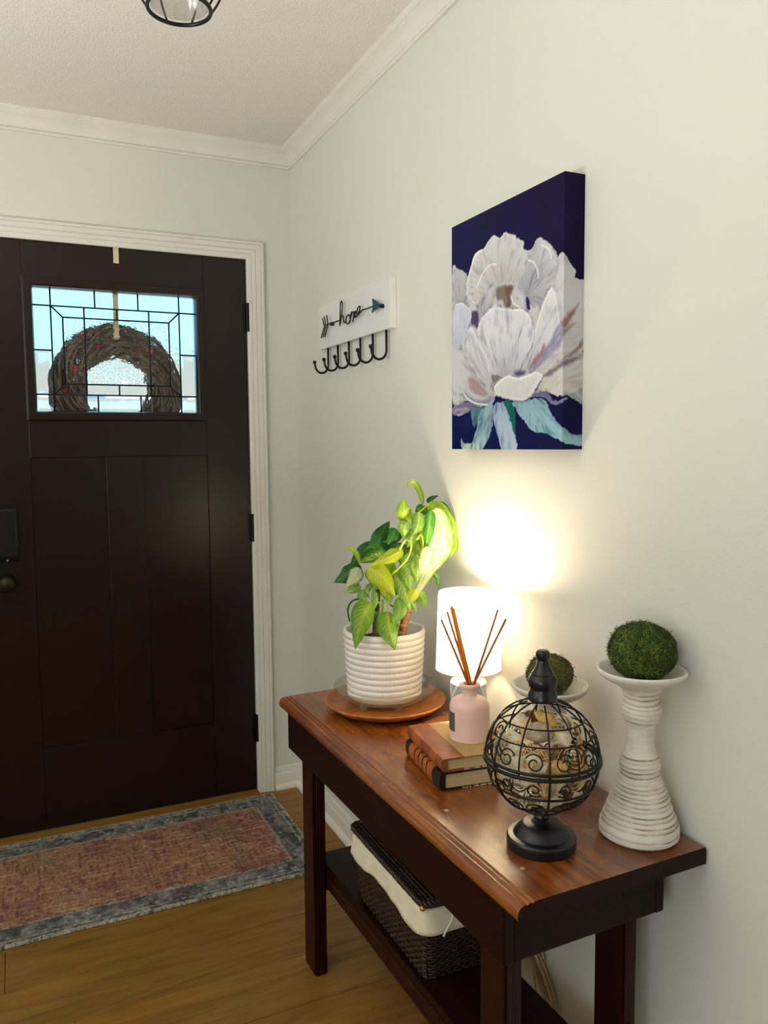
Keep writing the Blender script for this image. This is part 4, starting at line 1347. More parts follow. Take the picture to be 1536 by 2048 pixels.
for y in HOOKS:
    P3 = [(-0.011, y - syc, 0.004), (-0.011, y - syc, -0.056)]
    for i in range(1, 13):
        a = PI * i / 12
        P3.append((-0.011 - 0.0235 * (1 - math.cos(a)), y - syc, -0.056 - 0.027 * math.sin(a)))
    P3.append((-0.0590, y - syc, -0.052))
    hk = MB().tube(P3, 0.0036, 10).build('hook', M['black_wire'], sg, True)
    MB().ball((-0.0598, y - syc, -0.048), 0.0062, 14, 10).build('hook_ball', M['black_wire'], hk, True)
# ------------------------------------------------------------------ console table
TT = 0.700
tb = thing('console_table', 'worn red-brown wooden console table with lower shelf along the wall', 'table', (-0.006, -2.040, 0), 0.0182)
top = [(0.0, 0.672), (0.0, 0.697), (-0.003, 0.700), (-0.337, 0.700), (-0.3385, 0.6978), (-0.3395, 0.6975), (-0.3405, 0.6988), (-0.3435, 0.7000), (-0.3465, 0.6990),
       (-0.3478, 0.6970), (-0.3488, 0.6968), (-0.3505, 0.6985), (-0.355, 0.6985), (-0.360, 0.6960), (-0.3635, 0.6915), (-0.3655, 0.686), (-0.3655, 0.682), (-0.3640, 0.677), (-0.3600, 0.673), (-0.356, 0.672)]
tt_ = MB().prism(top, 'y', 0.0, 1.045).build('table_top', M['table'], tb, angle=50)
tt_.data.materials.append(M['apron'])          # end grain in dark apron wood: shade painted into its colour
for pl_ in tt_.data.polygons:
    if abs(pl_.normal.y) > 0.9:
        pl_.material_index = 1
MB().box(-0.351, -0.332, 0.055, 1.022, 0.572, 0.6722, 0.003).build('front_apron', M['apron'], tb)
MB().box(-0.050, -0.032, 0.055, 1.022, 0.572, 0.6722, 0.003).build('back_apron', M['apron'], tb)
MB().box(-0.3325, -0.0495, 0.0555, 0.074, 0.5725, 0.6722, 0.003).build('end_apron', M['apron'], tb)
MB().box(-0.3325, -0.0495, 1.003, 1.0215, 0.5725, 0.6722, 0.003).build('end_apron', M['apron'], tb)
for x0, x1, y0, y1 in ((-0.322, -0.289, 0.092, 0.166), (-0.322, -0.289, 0.925, 1.002), (-0.083, -0.052, 0.092, 0.166), (-0.083, -0.052, 0.925, 1.002)):
    lg = MB()
    bm = bmesh.new()
    bmesh.ops.create_cube(bm, size=1.0)
    for v_ in bm.verts:
        v_.co = Vector(((x0 + x1) / 2 + v_.co.x * (x1 - x0), (y0 + y1) / 2 + v_.co.y * (y1 - y0), 0.336 + v_.co.z * 0.672))
    bmesh.ops.bevel(bm, geom=[e for e in bm.edges if abs(e.verts[0].co.z - e.verts[1].co.z) > 0.3], offset=0.004, segments=2, affect='EDGES')
    bm.verts.index_update()
    lg.add([q.co[:] for q in bm.verts], [[q.index for q in f.verts] for f in bm.faces])
    bm.free()
    leg = lg.build('leg', M['leg'], tb)
    # routed bead on the end face that looks along the table
    for xx in (x0 + 0.010, x0 + 0.016):
        MB().tube([(xx, y0 + 0.0002, 0.02), (xx, y0 + 0.0002, 0.565)], 0.0016, 6).build('bead', M['leg'], leg, True)
MB().box(-0.288, -0.100, 0.100, 0.985, 0.268, 0.290, 0.002).build('shelf', M['apron'], tb)
rail = [(-0.288, 0.2275), (-0.289, 0.238), (-0.287, 0.242), (-0.2895, 0.246), (-0.2895, 0.252), (-0.287, 0.256), (-0.289, 0.260), (-0.288, 0.268), (-0.272, 0.268), (-0.272, 0.2275)]
MB().prism(rail, 'y', 0.166, 0.925).build('shelf_rail', M['leg'], tb, angle=40)
MB().prism([(-x - 0.388 + 0.0, z) for x, z in rail], 'y', 0.166, 0.925).build('shelf_rail', M['leg'], tb, angle=40)
for y0 in (0.120, 0.950):
    MB().box(-0.289, -0.083, y0, y0 + 0.022, 0.205, 0.268, 0.002).build('end_rail', M['leg'], tb)
for x, y, r_ in ((-0.262, 0.375, 0.0055), (-0.255, 0.150, 0.004), (-0.155, 0.165, 0.005), (-0.300, 0.080, 0.004), (-0.18, 0.26, 0.003), (-0.305, 0.30, 0.004), (-0.045, 0.93, 0.005)):
    MB().lathe([(0, 0.6995), (r_, 0.6995), (r_, 0.7003), (0, 0.7004)], 14, (x, y, 0)).build('nail_plug', M['plug'], tb)

# ------------------------------------------------------------------ wicker basket with liner on the shelf
SH = 0.2903
bx0, bx1, by0, by1 = -0.292, -0.105, -1.620, -1.275
bk = thing('wicker_basket', 'dark wicker storage basket with cream cloth liner on the table shelf', 'basket', ((bx0 + bx1) / 2, (by0 + by1) / 2, SH))
bw, bl, bh = (bx1 - bx0) / 2, (by1 - by0) / 2, 0.155


def perim(t, grow, h):
    """rounded-rectangle point at fraction t"""
    a, b = bw + grow, bl + grow
    rr = 0.018
    segs = [(2 * b - 2 * rr), PI / 2 * rr, (2 * a - 2 * rr), PI / 2 * rr] * 2
    tot = sum(segs)
    s = (t % 1.0) * tot
    i = 0
    while s > segs[i]:
        s -= segs[i]
        i += 1
    corners = [(-a, -b), (-a, b), (a, b), (a, -b)]
    if i == 0:
        return (-a, -b + rr + s), (-1, 0)
    if i == 2:
        return (-a + rr + s, b), (0, 1)
    if i == 4:
        return (a, b - rr - s), (1, 0)
    if i == 6:
        return (a - rr - s, -b), (0, -1)
    ang = s / rr
    c0, st = [((-a + rr, b - rr), PI), None, ((a - rr, b - rr), PI / 2), None, ((a - rr, -b + rr), 0), None, ((-a + rr, -b + rr), -PI / 2)][i - 1]
    th = st - ang
    return (c0[0] + rr * math.cos(th), c0[1] + rr * math.sin(th)), (math.cos(th), math.sin(th))


m = MB()
m.box(-bw + 0.004, bw - 0.004, -bl + 0.004, bl - 0.004, 0.0, 0.012)
vs, fs = [], []
NP = 64
for h_, g in ((0.0, -0.004), (bh, 0.006)):
    for i in range(NP):
        p, n = perim(i / NP, g, 0)
        vs.append((p[0], p[1], h_))
for i in range(NP):
    j = (i + 1) % NP
    fs.append((i, j, NP + j, NP + i))
m.add(vs, fs)
m.build('body', M['wicker_core'], bk)
m = MB()
NS = 110
for rr_ in range(24):
    h_ = 0.003 + rr_ * 0.0064
    g = -0.003 + 0.009 * h_ / bh
    pts = []
    for i in range(NS):
        p, n = perim(i / NS, g, 0)
        o_ = 0.0022 * (1 if (i + rr_) % 2 else -1) + random.uniform(-0.0006, 0.0006)
        pts.append((p[0] + n[0] * o_, p[1] + n[1] * o_, h_ + random.uniform(-0.0009, 0.0009)))
    m.tube(pts, 0.0031, 5, cyc=True)
tag(m.build('weave', M['wicker'], bk, True), None, None, None, 'stuff')
m = MB()
for i in range(0, NS, 2):
    p, n = perim((i + 0.5) / NS, -0.002, 0)
    q, n2 = perim((i + 0.5) / NS, 0.006, 0)
    m.tube([(p[0], p[1], 0), (q[0], q[1], bh)], 0.0022, 5)
tag(m.build('stakes', M['wicker'], bk, True), None, None, None, 'stuff')
# cloth liner folded over the rim
vs, fs = [], []
NL = 180
NR = 7
for i in range(NL):
    p, n = perim(i / NL, 0.006, 0)
    drop = 0.044 + 0.006 * math.sin(i * 0.105 + 2) + 0.002 * math.sin(i * 0.31 + 1)
    for r_ in range(NR):
        f = r_ / (NR - 1)
        o_ = 0.004 + 0.010 * f + 0.0022 * f * math.sin(i * 0.19) + 0.0008 * math.sin(i * 0.6 + 4 * f)
        vs.append((p[0] + n[0] * o_, p[1] + n[1] * o_, bh - drop * f))
for i in range(NL):
    j = (i + 1) % NL
    for r_ in range(NR - 1):
        fs.append((i * NR + r_, j * NR + r_, j * NR + r_ + 1, i * NR + r_ + 1))
m = MB().add(vs, fs)
ln = m.build('liner', M['linen'], bk, True)
sm = ln.modifiers.new('s', 'SOLIDIFY')
sm.thickness = 0.0016
sm.offset = 1
# lid with rope edge
m = MB()
m.box(-bw - 0.004, bw + 0.004, -bl - 0.004, bl + 0.004, bh + 0.001, bh + 0.012, 0.004)
lid = m.build('lid', M['wicker_core'], bk)
m = MB()
for i in range(22):
    x = -bw - 0.002 + (2 * bw + 0.004) * i / 21
    m.tube([(x, -bl - 0.004 + (2 * bl + 0.008) * k_ / 40, bh + 0.0125 + 0.0012 * (1 if (k_ + i) % 2 else -1)) for k_ in range(41)], 0.0035, 5)
tag(m.build('lid_weave', M['wicker'], lid, True), None, None, None, 'stuff')
m = MB()
NPp = 420
for ph in (0, PI):
    pts = []
    for i in range(NPp):
        p, n = perim(i / NPp, 0.010, 0)
        a = 2 * PI * i / NPp * 62 + ph
        pts.append((p[0] + n[0] * 0.0035 * math.cos(a), p[1] + n[1] * 0.0035 * math.cos(a), bh + 0.010 + 0.0035 * math.sin(a)))
    m.tube(pts, 0.0046, 6, cyc=True)
m.build('rope_edge', M['wicker'], lid, True)
MB().ball((-bw - 0.012, -bl - 0.010, bh + 0.006), 0.006, 12, 8).build('bead', M['brass'], lid, True)
MB().tube(spline([(-0.045, -bl - 0.022, bh - 0.006), (-0.052, -bl - 0.030, bh - 0.02), (-0.064, -bl - 0.030, bh - 0.038), (-0.068, -bl - 0.026, bh - 0.052)], 5), 0.0022, 7).build('tie_string', M['linen'], ln, True)

# ------------------------------------------------------------------ wooden plate, clear saucer, potted plant
PCX, PCY = -0.178, -1.195
MB_ = MB().lathe([(0, 0), (0.105, 0), (0.112, 0.001), (0.130, 0.008), (0.146, 0.019), (0.150, 0.0235), (0.149, 0.0255), (0.146, 0.0255), (0.142, 0.0215), (0.130, 0.0135), (0.122, 0.0118), (0, 0.0115)], 96)
pt = MB_.build('wooden_plate', M['acacia'], None, True, loc=(PCX, PCY, TT + 0.0002))
tag(pt, 'round acacia wood plate under the potted plant', 'plate')
sc_ = thing('saucer', 'clear plastic plant saucer with small feet on the wooden plate', 'saucer', (-0.175, -1.187, TT + 0.0118))
MB().lathe([(0, 0.0185), (0.098, 0.0185), (0.108, 0.024), (0.1245, 0.046), (0.1265, 0.0465), (0.1275, 0.0455), (0.1115, 0.0225), (0.100, 0.0165), (0, 0.0165)], 80).build('dish', M['plastic'], sc_, True)
for q in range(6):
    a = 2 * PI * q / 6 + 0.5
    MB().lathe([(0, 0), (0.008, 0), (0.0105, 0.0165), (0, 0.0165)], 16, (0.086 * math.cos(a), 0.086 * math.sin(a), 0)).build('foot', M['plastic'], sc_, True)

PB = (-0.173, -1.180, 0.7306)
pp = thing('potted_plant', 'leafy variegated plant in a white ribbed ceramic pot', 'plant', PB)
H, R0, R1, NRING = 0.164, 0.0905, 0.1005, 11
seg, nrow = 264, 132
vs, fs = [], []
for i in range(nrow + 1):
    f = i / nrow
    h_ = f * H
    rb = R0 + (R1 - R0) * f
    rg = f * NRING
    ph = rg - math.floor(rg)
    ring_ = math.sin(PI * ph) ** 0.7
    edge = min(1.0, f / 0.03, (1 - f) / 0.03)
    for k_ in range(seg):
        a = 2 * PI * k_ / seg
        notch = max(0.0, math.cos(a * 60)) * max(0.0, 1 - abs(ph - 0.92) / 0.22 if ph > 0.5 else 0) if ph > 0.5 else 0
        r_ = rb + (0.0030 * ring_ - 0.0012) * edge - 0.0019 * notch * edge
        vs.append((r_ * math.cos(a), r_ * math.sin(a), h_))
for i in range(nrow):
    for k_ in range(seg):
        k2 = (k_ + 1) % seg
        fs.append((i * seg + k_, i * seg + k2, (i + 1) * seg + k2, (i + 1) * seg + k_))
b0 = len(vs)
inner = [(R1 - 0.001, H + 0.0012), (R1 - 0.004, H + 0.002), (R1 - 0.0075, H + 0.0005), (R1 - 0.0085, H - 0.004), (R1 - 0.0095, H - 0.034)]
for r_, z in inner:
    for k_ in range(seg):
        a = 2 * PI * k_ / seg
        vs.append((r_ * math.cos(a), r_ * math.sin(a), z))
rows_ = [nrow * seg] + [b0 + q * seg for q in range(len(inner))]
for A_, B_ in zip(rows_[:-1], rows_[1:]):
    for k_ in range(seg):
        k2 = (k_ + 1) % seg
        fs.append((A_ + k_, A_ + k2, B_ + k2, B_ + k_))
fs.append(tuple(range(seg))[::-1])
mesh('pot', vs, fs, M['pot'], pp, True)
m = MB().lathe([(0, H - 0.026), (0.03, H - 0.025), (0.06, H - 0.028), (R1 - 0.0095, H - 0.033)], 60)
so = m.build('soil', M['soil'], pp, True)
m = MB()
for q in range(260):
    a, r_ = random.random() * 6.28, 0.088 * math.sqrt(random.random())
    m.ball((r_ * math.cos(a), r_ * math.sin(a), H - 0.027 - 0.004 * r_ / 0.09), random.uniform(0.0015, 0.004), 5, 4)
tag(m.build('soil_crumbs', M['soil'], so), None, None, None, 'stuff')
for kind, pts, w_ in STEMS:
    pts = [Vector((p[0], p[1], p[2])) for p in pts]
    sp = spline(pts, 8)
    n = len(sp)
    if kind.startswith('cane'):
        rs = [w_ * (1 - 0.45 * i / n) * (1 + 0.10 * (1 if i % 3 == 0 else 0)) for i in range(n)]
        MB().tube(sp, rs, 14).build('stem', M['bark' if 'orange' in kind else 'bark_dark'], pp, True)
    else:
        MB().tube(sp, [w_ * (1 - 0.3 * i / n) for i in range(n)], 8).build('leaf_stalk', M['petiole_dark' if 'dark' in kind else 'petiole'], pp, True)
tz = STEMS[0][1][1]
MB().lathe([(0.0095, -0.006), (0.0110, -0.005), (0.0110, 0.005), (0.0095, 0.006)], 24, (tz[0] - 0.0005, tz[1], tz[2] + 0.013)).build('plant_tie', M['tie'], pp, True)

# leaves
PALS = {
    'lime': ((146, 190, 40), (206, 222, 96), (120, 172, 36)),
    'light': ((118, 170, 62), (178, 204, 112), (92, 146, 46)),
    'green': ((62, 132, 40), (150, 190, 74), (40, 104, 34)),
    'dark': ((40, 104, 40), (78, 140, 56), (26, 82, 36)),
    'yellow': ((200, 212, 30), (224, 230, 112), (170, 196, 26)),
    'cream': ((168, 200, 84), (240, 240, 206), (92, 152, 40)),
    'stripe': ((112, 170, 48), (206, 218, 128), (66, 132, 42)),
    'spot': ((52, 116, 36), (190, 208, 70), (46, 106, 36)),
    'edge': ((196, 214, 150), (238, 240, 214), (30, 92, 38)),
    'vein': ((92, 150, 34), (184, 200, 70), (72, 128, 34)),
}
VIEW = Vector((-_F.x, -_F.y, 0)).normalized()


def leaf(pts, w_, kind, roll, seed):
    """a pointed blade with a folded midrib, swept along its own curve"""
    rs = random.Random(seed)
    sp = spline([Vector(p) for p in pts], 28 // (len(pts) - 1) + 1)
    n = len(sp)
    nc = 17
    base_c, mid_c, edge_c = [lin(c_) for c_ in PALS[kind]]
    fold = rs.uniform(0.12, 0.28)
    sx = rs.random() * 50
    vs, fs = [], []
    for i in range(n):
        t = (sp[min(i + 1, n - 1)] - sp[max(i - 1, 0)]).normalized()
        nr = (VIEW - t * VIEW.dot(t))
        nr = nr.normalized() if nr.length > 1e-4 else Vector((0, 0, 1))
        nr = Matrix.Rotation(math.radians(roll), 3, t) @ nr
        sd = t.cross(nr).normalized()
        f = i / (n - 1)
        wid = w_ * 0.5 * (math.sin(PI * f ** 0.70) ** 0.85 if 0 < f < 1 else 0.0)
        if f > 0.6:
            wid *= 1 - 0.50 * ((f - 0.6) / 0.4) ** 1.2
        wid = max(wid, w_ * 0.012)
        for k_ in range(nc):
            s = -1 + 2 * k_ / (nc - 1)
            wavy = 0.06 * w_ * math.sin(f * 11 + sx + s * 2) * abs(s) ** 2 * min(1, f * 4, (1 - f) * 4)
            rib = 0.07 if abs(s) < 0.05 else 0.012 * math.cos((f * 15 - abs(s) * 3.2) * 2 * PI * 0.7)
            vs.append(sp[i] + sd * (wid * s * (1 - 0.1 * s * s)) - nr * (fold * wid * abs(s) ** 1.5) + nr * (wid * rib + wavy))
    for i in range(n - 1):
        for k_ in range(nc - 1):
            a_ = i * nc + k_
            fs.append((a_, a_ + 1, a_ + nc + 1, a_ + nc))
    Fq, Sq = np.meshgrid(np.linspace(0, 1, n), np.linspace(-1, 1, nc), indexing='ij')
    E = np.abs(Sq)
    spk = fbm(Fq * 26 + sx, Sq * 9 + 3.3, 3)
    vein = 0.55 * (0.5 + 0.5 * np.cos((Fq * 15 - E * 3.2) * 2 * PI * 0.7)) + 0.45 * vnoise(Fq * 20 - E * 4 + sx, Sq * 2 + 9)
    B3, M3, E3 = (np.broadcast_to(c_, Fq.shape + (3,)) for c_ in (base_c, mid_c, edge_c))
    if kind in ('cream', 'edge'):
        cc = B3 * 0.15 + M3 * 0.85
        cc = mixn(cc, edge_c, np.clip((E - 0.55 + 0.9 * (spk - 0.5)) * 3.2, 0, 1))
        cc = mixn(cc, base_c, np.clip((spk - 0.5) * 6, 0, 1) * 0.75)
    elif kind == 'spot':
        cc = mixn(B3, mid_c, np.clip((spk - 0.44) * 7, 0, 1) * np.clip(1.1 - E * 1.7, 0, 1)) * (0.8 + 0.4 * vein)[..., None]
    else:
        k2_ = {'stripe': 0.95, 'vein': 0.6, 'lime': 0.6, 'yellow': 0.5, 'green': 0.55, 'light': 0.55, 'dark': 0.35}[kind]
        cc = mixn(B3, mid_c, np.clip((vein - 0.45) * 3.0, 0, 1) * k2_ * np.clip(1.25 - E, 0, 1))
        cc = mixn(cc, mid_c, np.clip(1 - E * 2.6, 0, 1) ** 2 * 0.8)
        cc = mixn(cc, edge_c, np.clip((E - 0.6) * 2.2, 0, 1) * 0.7)
    cc = cc * (0.82 + 0.36 * spk)[..., None]
    o = mesh('leaf', vs, fs, M['leafcolour'], pp, True)
    set_colors(o, cc.reshape(-1, 3))
    return o


for i_, (pts, w_, kind, roll) in enumerate(LEAVES):
    leaf(pts, w_ * (1.32 if kind != 'cream' else 1.12), kind, roll, i_)

# ------------------------------------------------------------------ table lamp
LX, LY = -0.088, -1.441
lp = thing('table_lamp', 'small lit table lamp with white drum shade and lattice ceramic base', 'lamp', (LX, LY, TT))
seg, nrow = 144, 70
vs, fs, cols = [], [], []
bp = spline([(0.034, 0, 0.0), (0.040, 0, 0.006), (0.0425, 0, 0.03), (0.043, 0, 0.07), (0.0425, 0, 0.105), (0.039, 0, 0.122), (0.028, 0, 0.131), (0.013, 0, 0.136)], 10)
for p in bp:
    for k_ in range(seg):
        a = 2 * PI * k_ / seg
        f = p.z / 0.044
        l1 = abs(((a * 6 / (2 * PI) * 1.0 + f * 0.5) % 1.0) - 0.5) * 2
        l2 = abs(((a * 6 / (2 * PI) * 1.0 - f * 0.5) % 1.0) - 0.5) * 2
        d = max(0, 1 - (1 - max(l1, l2)) / 0.20)
        if p.z > 0.118 or p.z < 0.006:
            d = 1.0
        r_ = p.x - 0.002 * (1 - d)
        vs.append((r_ * math.cos(a), r_ * math.sin(a), p.z))
        cols.append(lin([226, 228, 228]) * d + lin([150, 162, 172]) * (1 - d))
n = len(bp)
for i in range(n - 1):
    for k_ in range(seg):
        k2 = (k_ + 1) % seg
        fs.append((i * seg + k_, i * seg + k2, (i + 1) * seg + k2, (i + 1) * seg + k_))
fs.append(tuple(range(seg))[::-1])
fs.append(tuple((n - 1) * seg + k_ for k_ in range(seg)))
o = mesh('base', vs, fs, M['lampcolour'], lp, True)
set_colors(o, cols)
MB().lathe([(0, 0.136), (0.012, 0.136), (0.012, 0.150), (0.0085, 0.152), (0.0085, 0.190), (0.013, 0.192), (0.014, 0.258), (0, 0.258)], 24).build('socket', M['white_plastic'], lp, angle=40)
MB().lathe([(0.0725, 0.150), (0.0662, 0.3205)], 80).build('shade', M['shade'], lp, True)
sh = lp.children[-1]
for rr_, z in ((0.0725, 0.150), (0.0662, 0.3205)):
    MB().tube([(rr_ * math.cos(2 * PI * i / 72), rr_ * math.sin(2 * PI * i / 72), z) for i in range(72)], 0.0011, 6, cyc=True).build('shade_rim', M['sign'], sh, True)
m = MB()
for q in range(3):
    a = 2 * PI * q / 3
    m.tube([(0.014 * math.cos(a), 0.014 * math.sin(a), 0.205), (0.0705 * math.cos(a), 0.0705 * math.sin(a), 0.205)], 0.0012, 5)
m.build('spider', M['sign'], sh)
MB().lathe([(0, 0.258), (0.012, 0.258), (0.014, 0.266), (0.022, 0.280), (0.024, 0.292), (0.021, 0.305), (0.012, 0.314), (0, 0.317)], 24).build('bulb', M['bulb'], lp, True)
# clear cord bundled under the table against the wall (local to the lamp)
cd = MB()


def loc_(x, y, z):
    return (x - LX, y - LY, z - TT)


cd.tube([loc_(*p) for p in spline([(-0.040, -1.441, 0.7045), (-0.003, -1.455, 0.703), (-0.0025, -1.49, 0.66), (-0.0025, -1.53, 0.45), (-0.003, -1.56, 0.30), (-0.004, -1.575, 0.262)], 8)], 0.0022, 8)
for q in range(5):
    a0, b0_ = (-0.004 - 0.005 * (q % 3)), random.uniform(-0.006, 0.006)
    y0, z0 = -1.560, 0.285
    ln_ = 0.125 + 0.012 * q
    ax = Vector((0, -0.66, -0.75))
    bx_ = Vector((0, 0.75, -0.66))
    pts = []
    for i in range(28):
        a = 2 * PI * i / 28
        c_ = ax * (ln_ * (0.5 - 0.5 * math.cos(a))) + bx_ * ((0.009 + 0.002 * q) * math.sin(a)) + Vector((-0.004 * math.sin(a + q), b0_, 0))
        pts.append(loc_(a0 - 0.006, y0 + c_.y, z0 + c_.z))
    cd.tube(pts, 0.0022, 7, cyc=True)
cd.tube([loc_(*p) for p in spline([(-0.006, -1.585, 0.36), (-0.010, -1.595, 0.30), (-0.014, -1.60, 0.262), (-0.008, -1.618, 0.255), (-0.010, -1.60, 0.275)], 8)], 0.0022, 7)
cd.tube([loc_(*p) for p in spline([(-0.008, -1.572, 0.262), (-0.012, -1.585, 0.22), (-0.014, -1.60, 0.16), (-0.014, -1.60, 0.09)], 8)], 0.0022, 7)
co = cd.build('cord', M['cord'], lp, True)
MB().box(-0.018 - LX, -0.004 - LX, -1.578 - LY, -1.566 - LY, 0.262 - TT, 0.276 - TT, 0.002).build('cord_tie', M['white_plastic'], co)

# ------------------------------------------------------------------ books
BR = math.radians(-7)


def book(name, label, z, L, Wd, T, spine_m, band_m, cover_m, loc, bands, page_edge):
    b_ = thing(name, label, 'book', (loc[0], loc[1], z), BR, 'books stacked under the diffuser')
    c_t = 0.0028
    LS = 0.046
    m = MB()
    m.box(0.012, Wd, -L, 0, 0, c_t, 0.0008)
    m.box(0.012, Wd, -L, 0, T - c_t, T, 0.0008)
    m.build('cover', cover_m, b_)
    prof_ = [(LS, 0.0), (0.010, 0.0), (0.004, 0.001), (0.0008, T * 0.22), (0, T * 0.5), (0.0008, T * 0.78), (0.004, T - 0.001), (0.010, T), (LS, T), (LS, T - 0.0032), (0.012, T - 0.0032), (0.012, 0.0032), (LS, 0.0032)]
    prof_ = [(x - 0.0004 if x < 0.01 else x, zz + (0.0003 if zz > T / 2 else -0.0000)) for x, zz in prof_]
    s_ = MB().prism(prof_, 'y', -L - 0.0003, 0.0003).build('spine', spine_m, b_, angle=35)
    for y0, y1 in bands:
        pb = [(0.0105, 0.0), (0.004, 0.0008), (0.0004, T * 0.22), (-0.0004, T * 0.5), (0.0004, T * 0.78), (0.004, T - 0.0008), (0.0105, T + 0.0004), (0.0105, T - 0.003), (0.006, T * 0.5), (0.0105, 0.003)]
        pb = [(x - 0.0009, zz) for x, zz in pb]
        MB().prism(pb, 'y', -y1, -y0).build('spine_band', band_m, s_, angle=35)
    MB().box(0.010, Wd - 0.004, -L + 0.004, -0.004, c_t, T - c_t, 0.0).build('pages', M['pages'], b_)
    if page_edge:
        MB().box(LS, Wd - 0.001, -L - 0.0004, -L + 0.001, 0.0001, c_t - 0.0001).build('cover_edge', M['marbled'], b_)
    return b_


book('book', 'black spined book with copper panels at the bottom of the stack', TT + 0.0003, 0.188, 0.135, 0.0335, M['leather_black'], M['leather_copper'], M['leather_black'], (-0.268, -1.488),
     [(0.022, 0.052), (0.058, 0.074), (0.080, 0.096), (0.102, 0.118), (0.124, 0.150)], True)
book('book', 'tan leather and patterned paper book lying on the black book', TT + 0.0342, 0.190, 0.132, 0.0258, M['leather_tan'], M['leather_copper'], M['paper'], (-0.262, -1.484), [(0.030, 0.078), (0.130, 0.160)], True)

# ------------------------------------------------------------------ reed diffuser
BZ = TT + 0.0606
BOX, BOY = -0.177, -1.594
bt = thing('diffuser_bottle', 'pink frosted glass diffuser bottle standing on the books', 'bottle', (BOX, BOY, BZ))
outer = spline([(0.0, 0, 0.0), (0.036, 0, 0.0), (0.0395, 0, 0.003), (0.0400, 0, 0.030), (0.0400, 0, 0.060), (0.0375, 0, 0.071), (0.030, 0, 0.079), (0.0175, 0, 0.084), (0.0140, 0, 0.088), (0.0138, 0, 0.098), (0.0150, 0, 0.101), (0.0205, 0, 0.103), (0.0210, 0, 0.107), (0.0195, 0, 0.1085), (0.0125, 0, 0.1085), (0.0112, 0, 0.100), (0.0112, 0, 0.088)], 5)
MB().lathe([(max(p.x, 0), p.z) for p in outer] + [(0.030, 0.072), (0.035, 0.06), (0.035, 0.006), (0, 0.006)], 64).build('glass_body', M['pink'], bt, True)
vs, fs = [], []
for i in range(13):
    a = math.radians(122 + 70 * i / 12)
    for r_, z in ((0.0402, 0.018), (0.0402, 0.056), (0.0408, 0.056), (0.0408, 0.018)):
        vs.append((r_ * math.cos(a), r_ * math.sin(a), z))
for i in range(12):
    for k_ in range(4):
        k2 = (k_ + 1) % 4
        fs.append((i * 4 + k_, i * 4 + k2, i * 4 + 4 + k2, i * 4 + 4 + k_))
MB().add(vs, fs).build('label', M['label_grey'], bt)
RT = Vector((0.9067, -0.4219, 0))
FW = Vector((0.4212, 0.907, 0))
reeds = [(-0.0375, 0.263, 0.000, -0.003, 'reed', 'tall orange reed in the pink bottle, part of the tight bundle'), (-0.0352, 0.2645, 0.006, -0.001, 'reed', 'tall orange reed in the pink bottle, part of the tight bundle'),
         (-0.0330, 0.262, -0.006, 0.001, 'reed', 'tall orange reed in the pink bottle, part of the tight bundle'), (-0.0318, 0.2615, 0.002, 0.0035, 'reed', 'tall orange reed in the pink bottle, part of the tight bundle'),
         (-0.0440, 0.2525, 0.010, 0.0, 'reed_dark', 'thin brown reed just left of the orange bundle'), (-0.0570, 0.2405, -0.008, -0.002, 'reed_dark', 'leftmost thin brown reed in the pink bottle'),
         (0.0570, 0.2555, 0.008, 0.0085, 'reed_dark', 'taller brown reed leaning right in the pink bottle'), (0.0708, 0.2395, -0.006, 0.0075, 'reed_dark', 'rightmost thin brown reed in the pink bottle')]
for lt, h_, dp, ml, mt_, lab in reeds:
    tip = RT * lt + FW * dp + Vector((0, 0, h_))
    mouth = RT * ml + FW * (dp * 0.3) + Vector((0, 0, 0.106))
    d = (tip - mouth)
    bot = mouth - d * (0.040 / d.z)
    o = MB().tube([bot, tip], 0.0019 if mt_ == 'reed' else 0.0023, 7).build('reed', M[mt_], None, True, loc=(BOX, BOY, BZ))
    tag(o, lab, 'reed', 'reeds in the diffuser bottle')

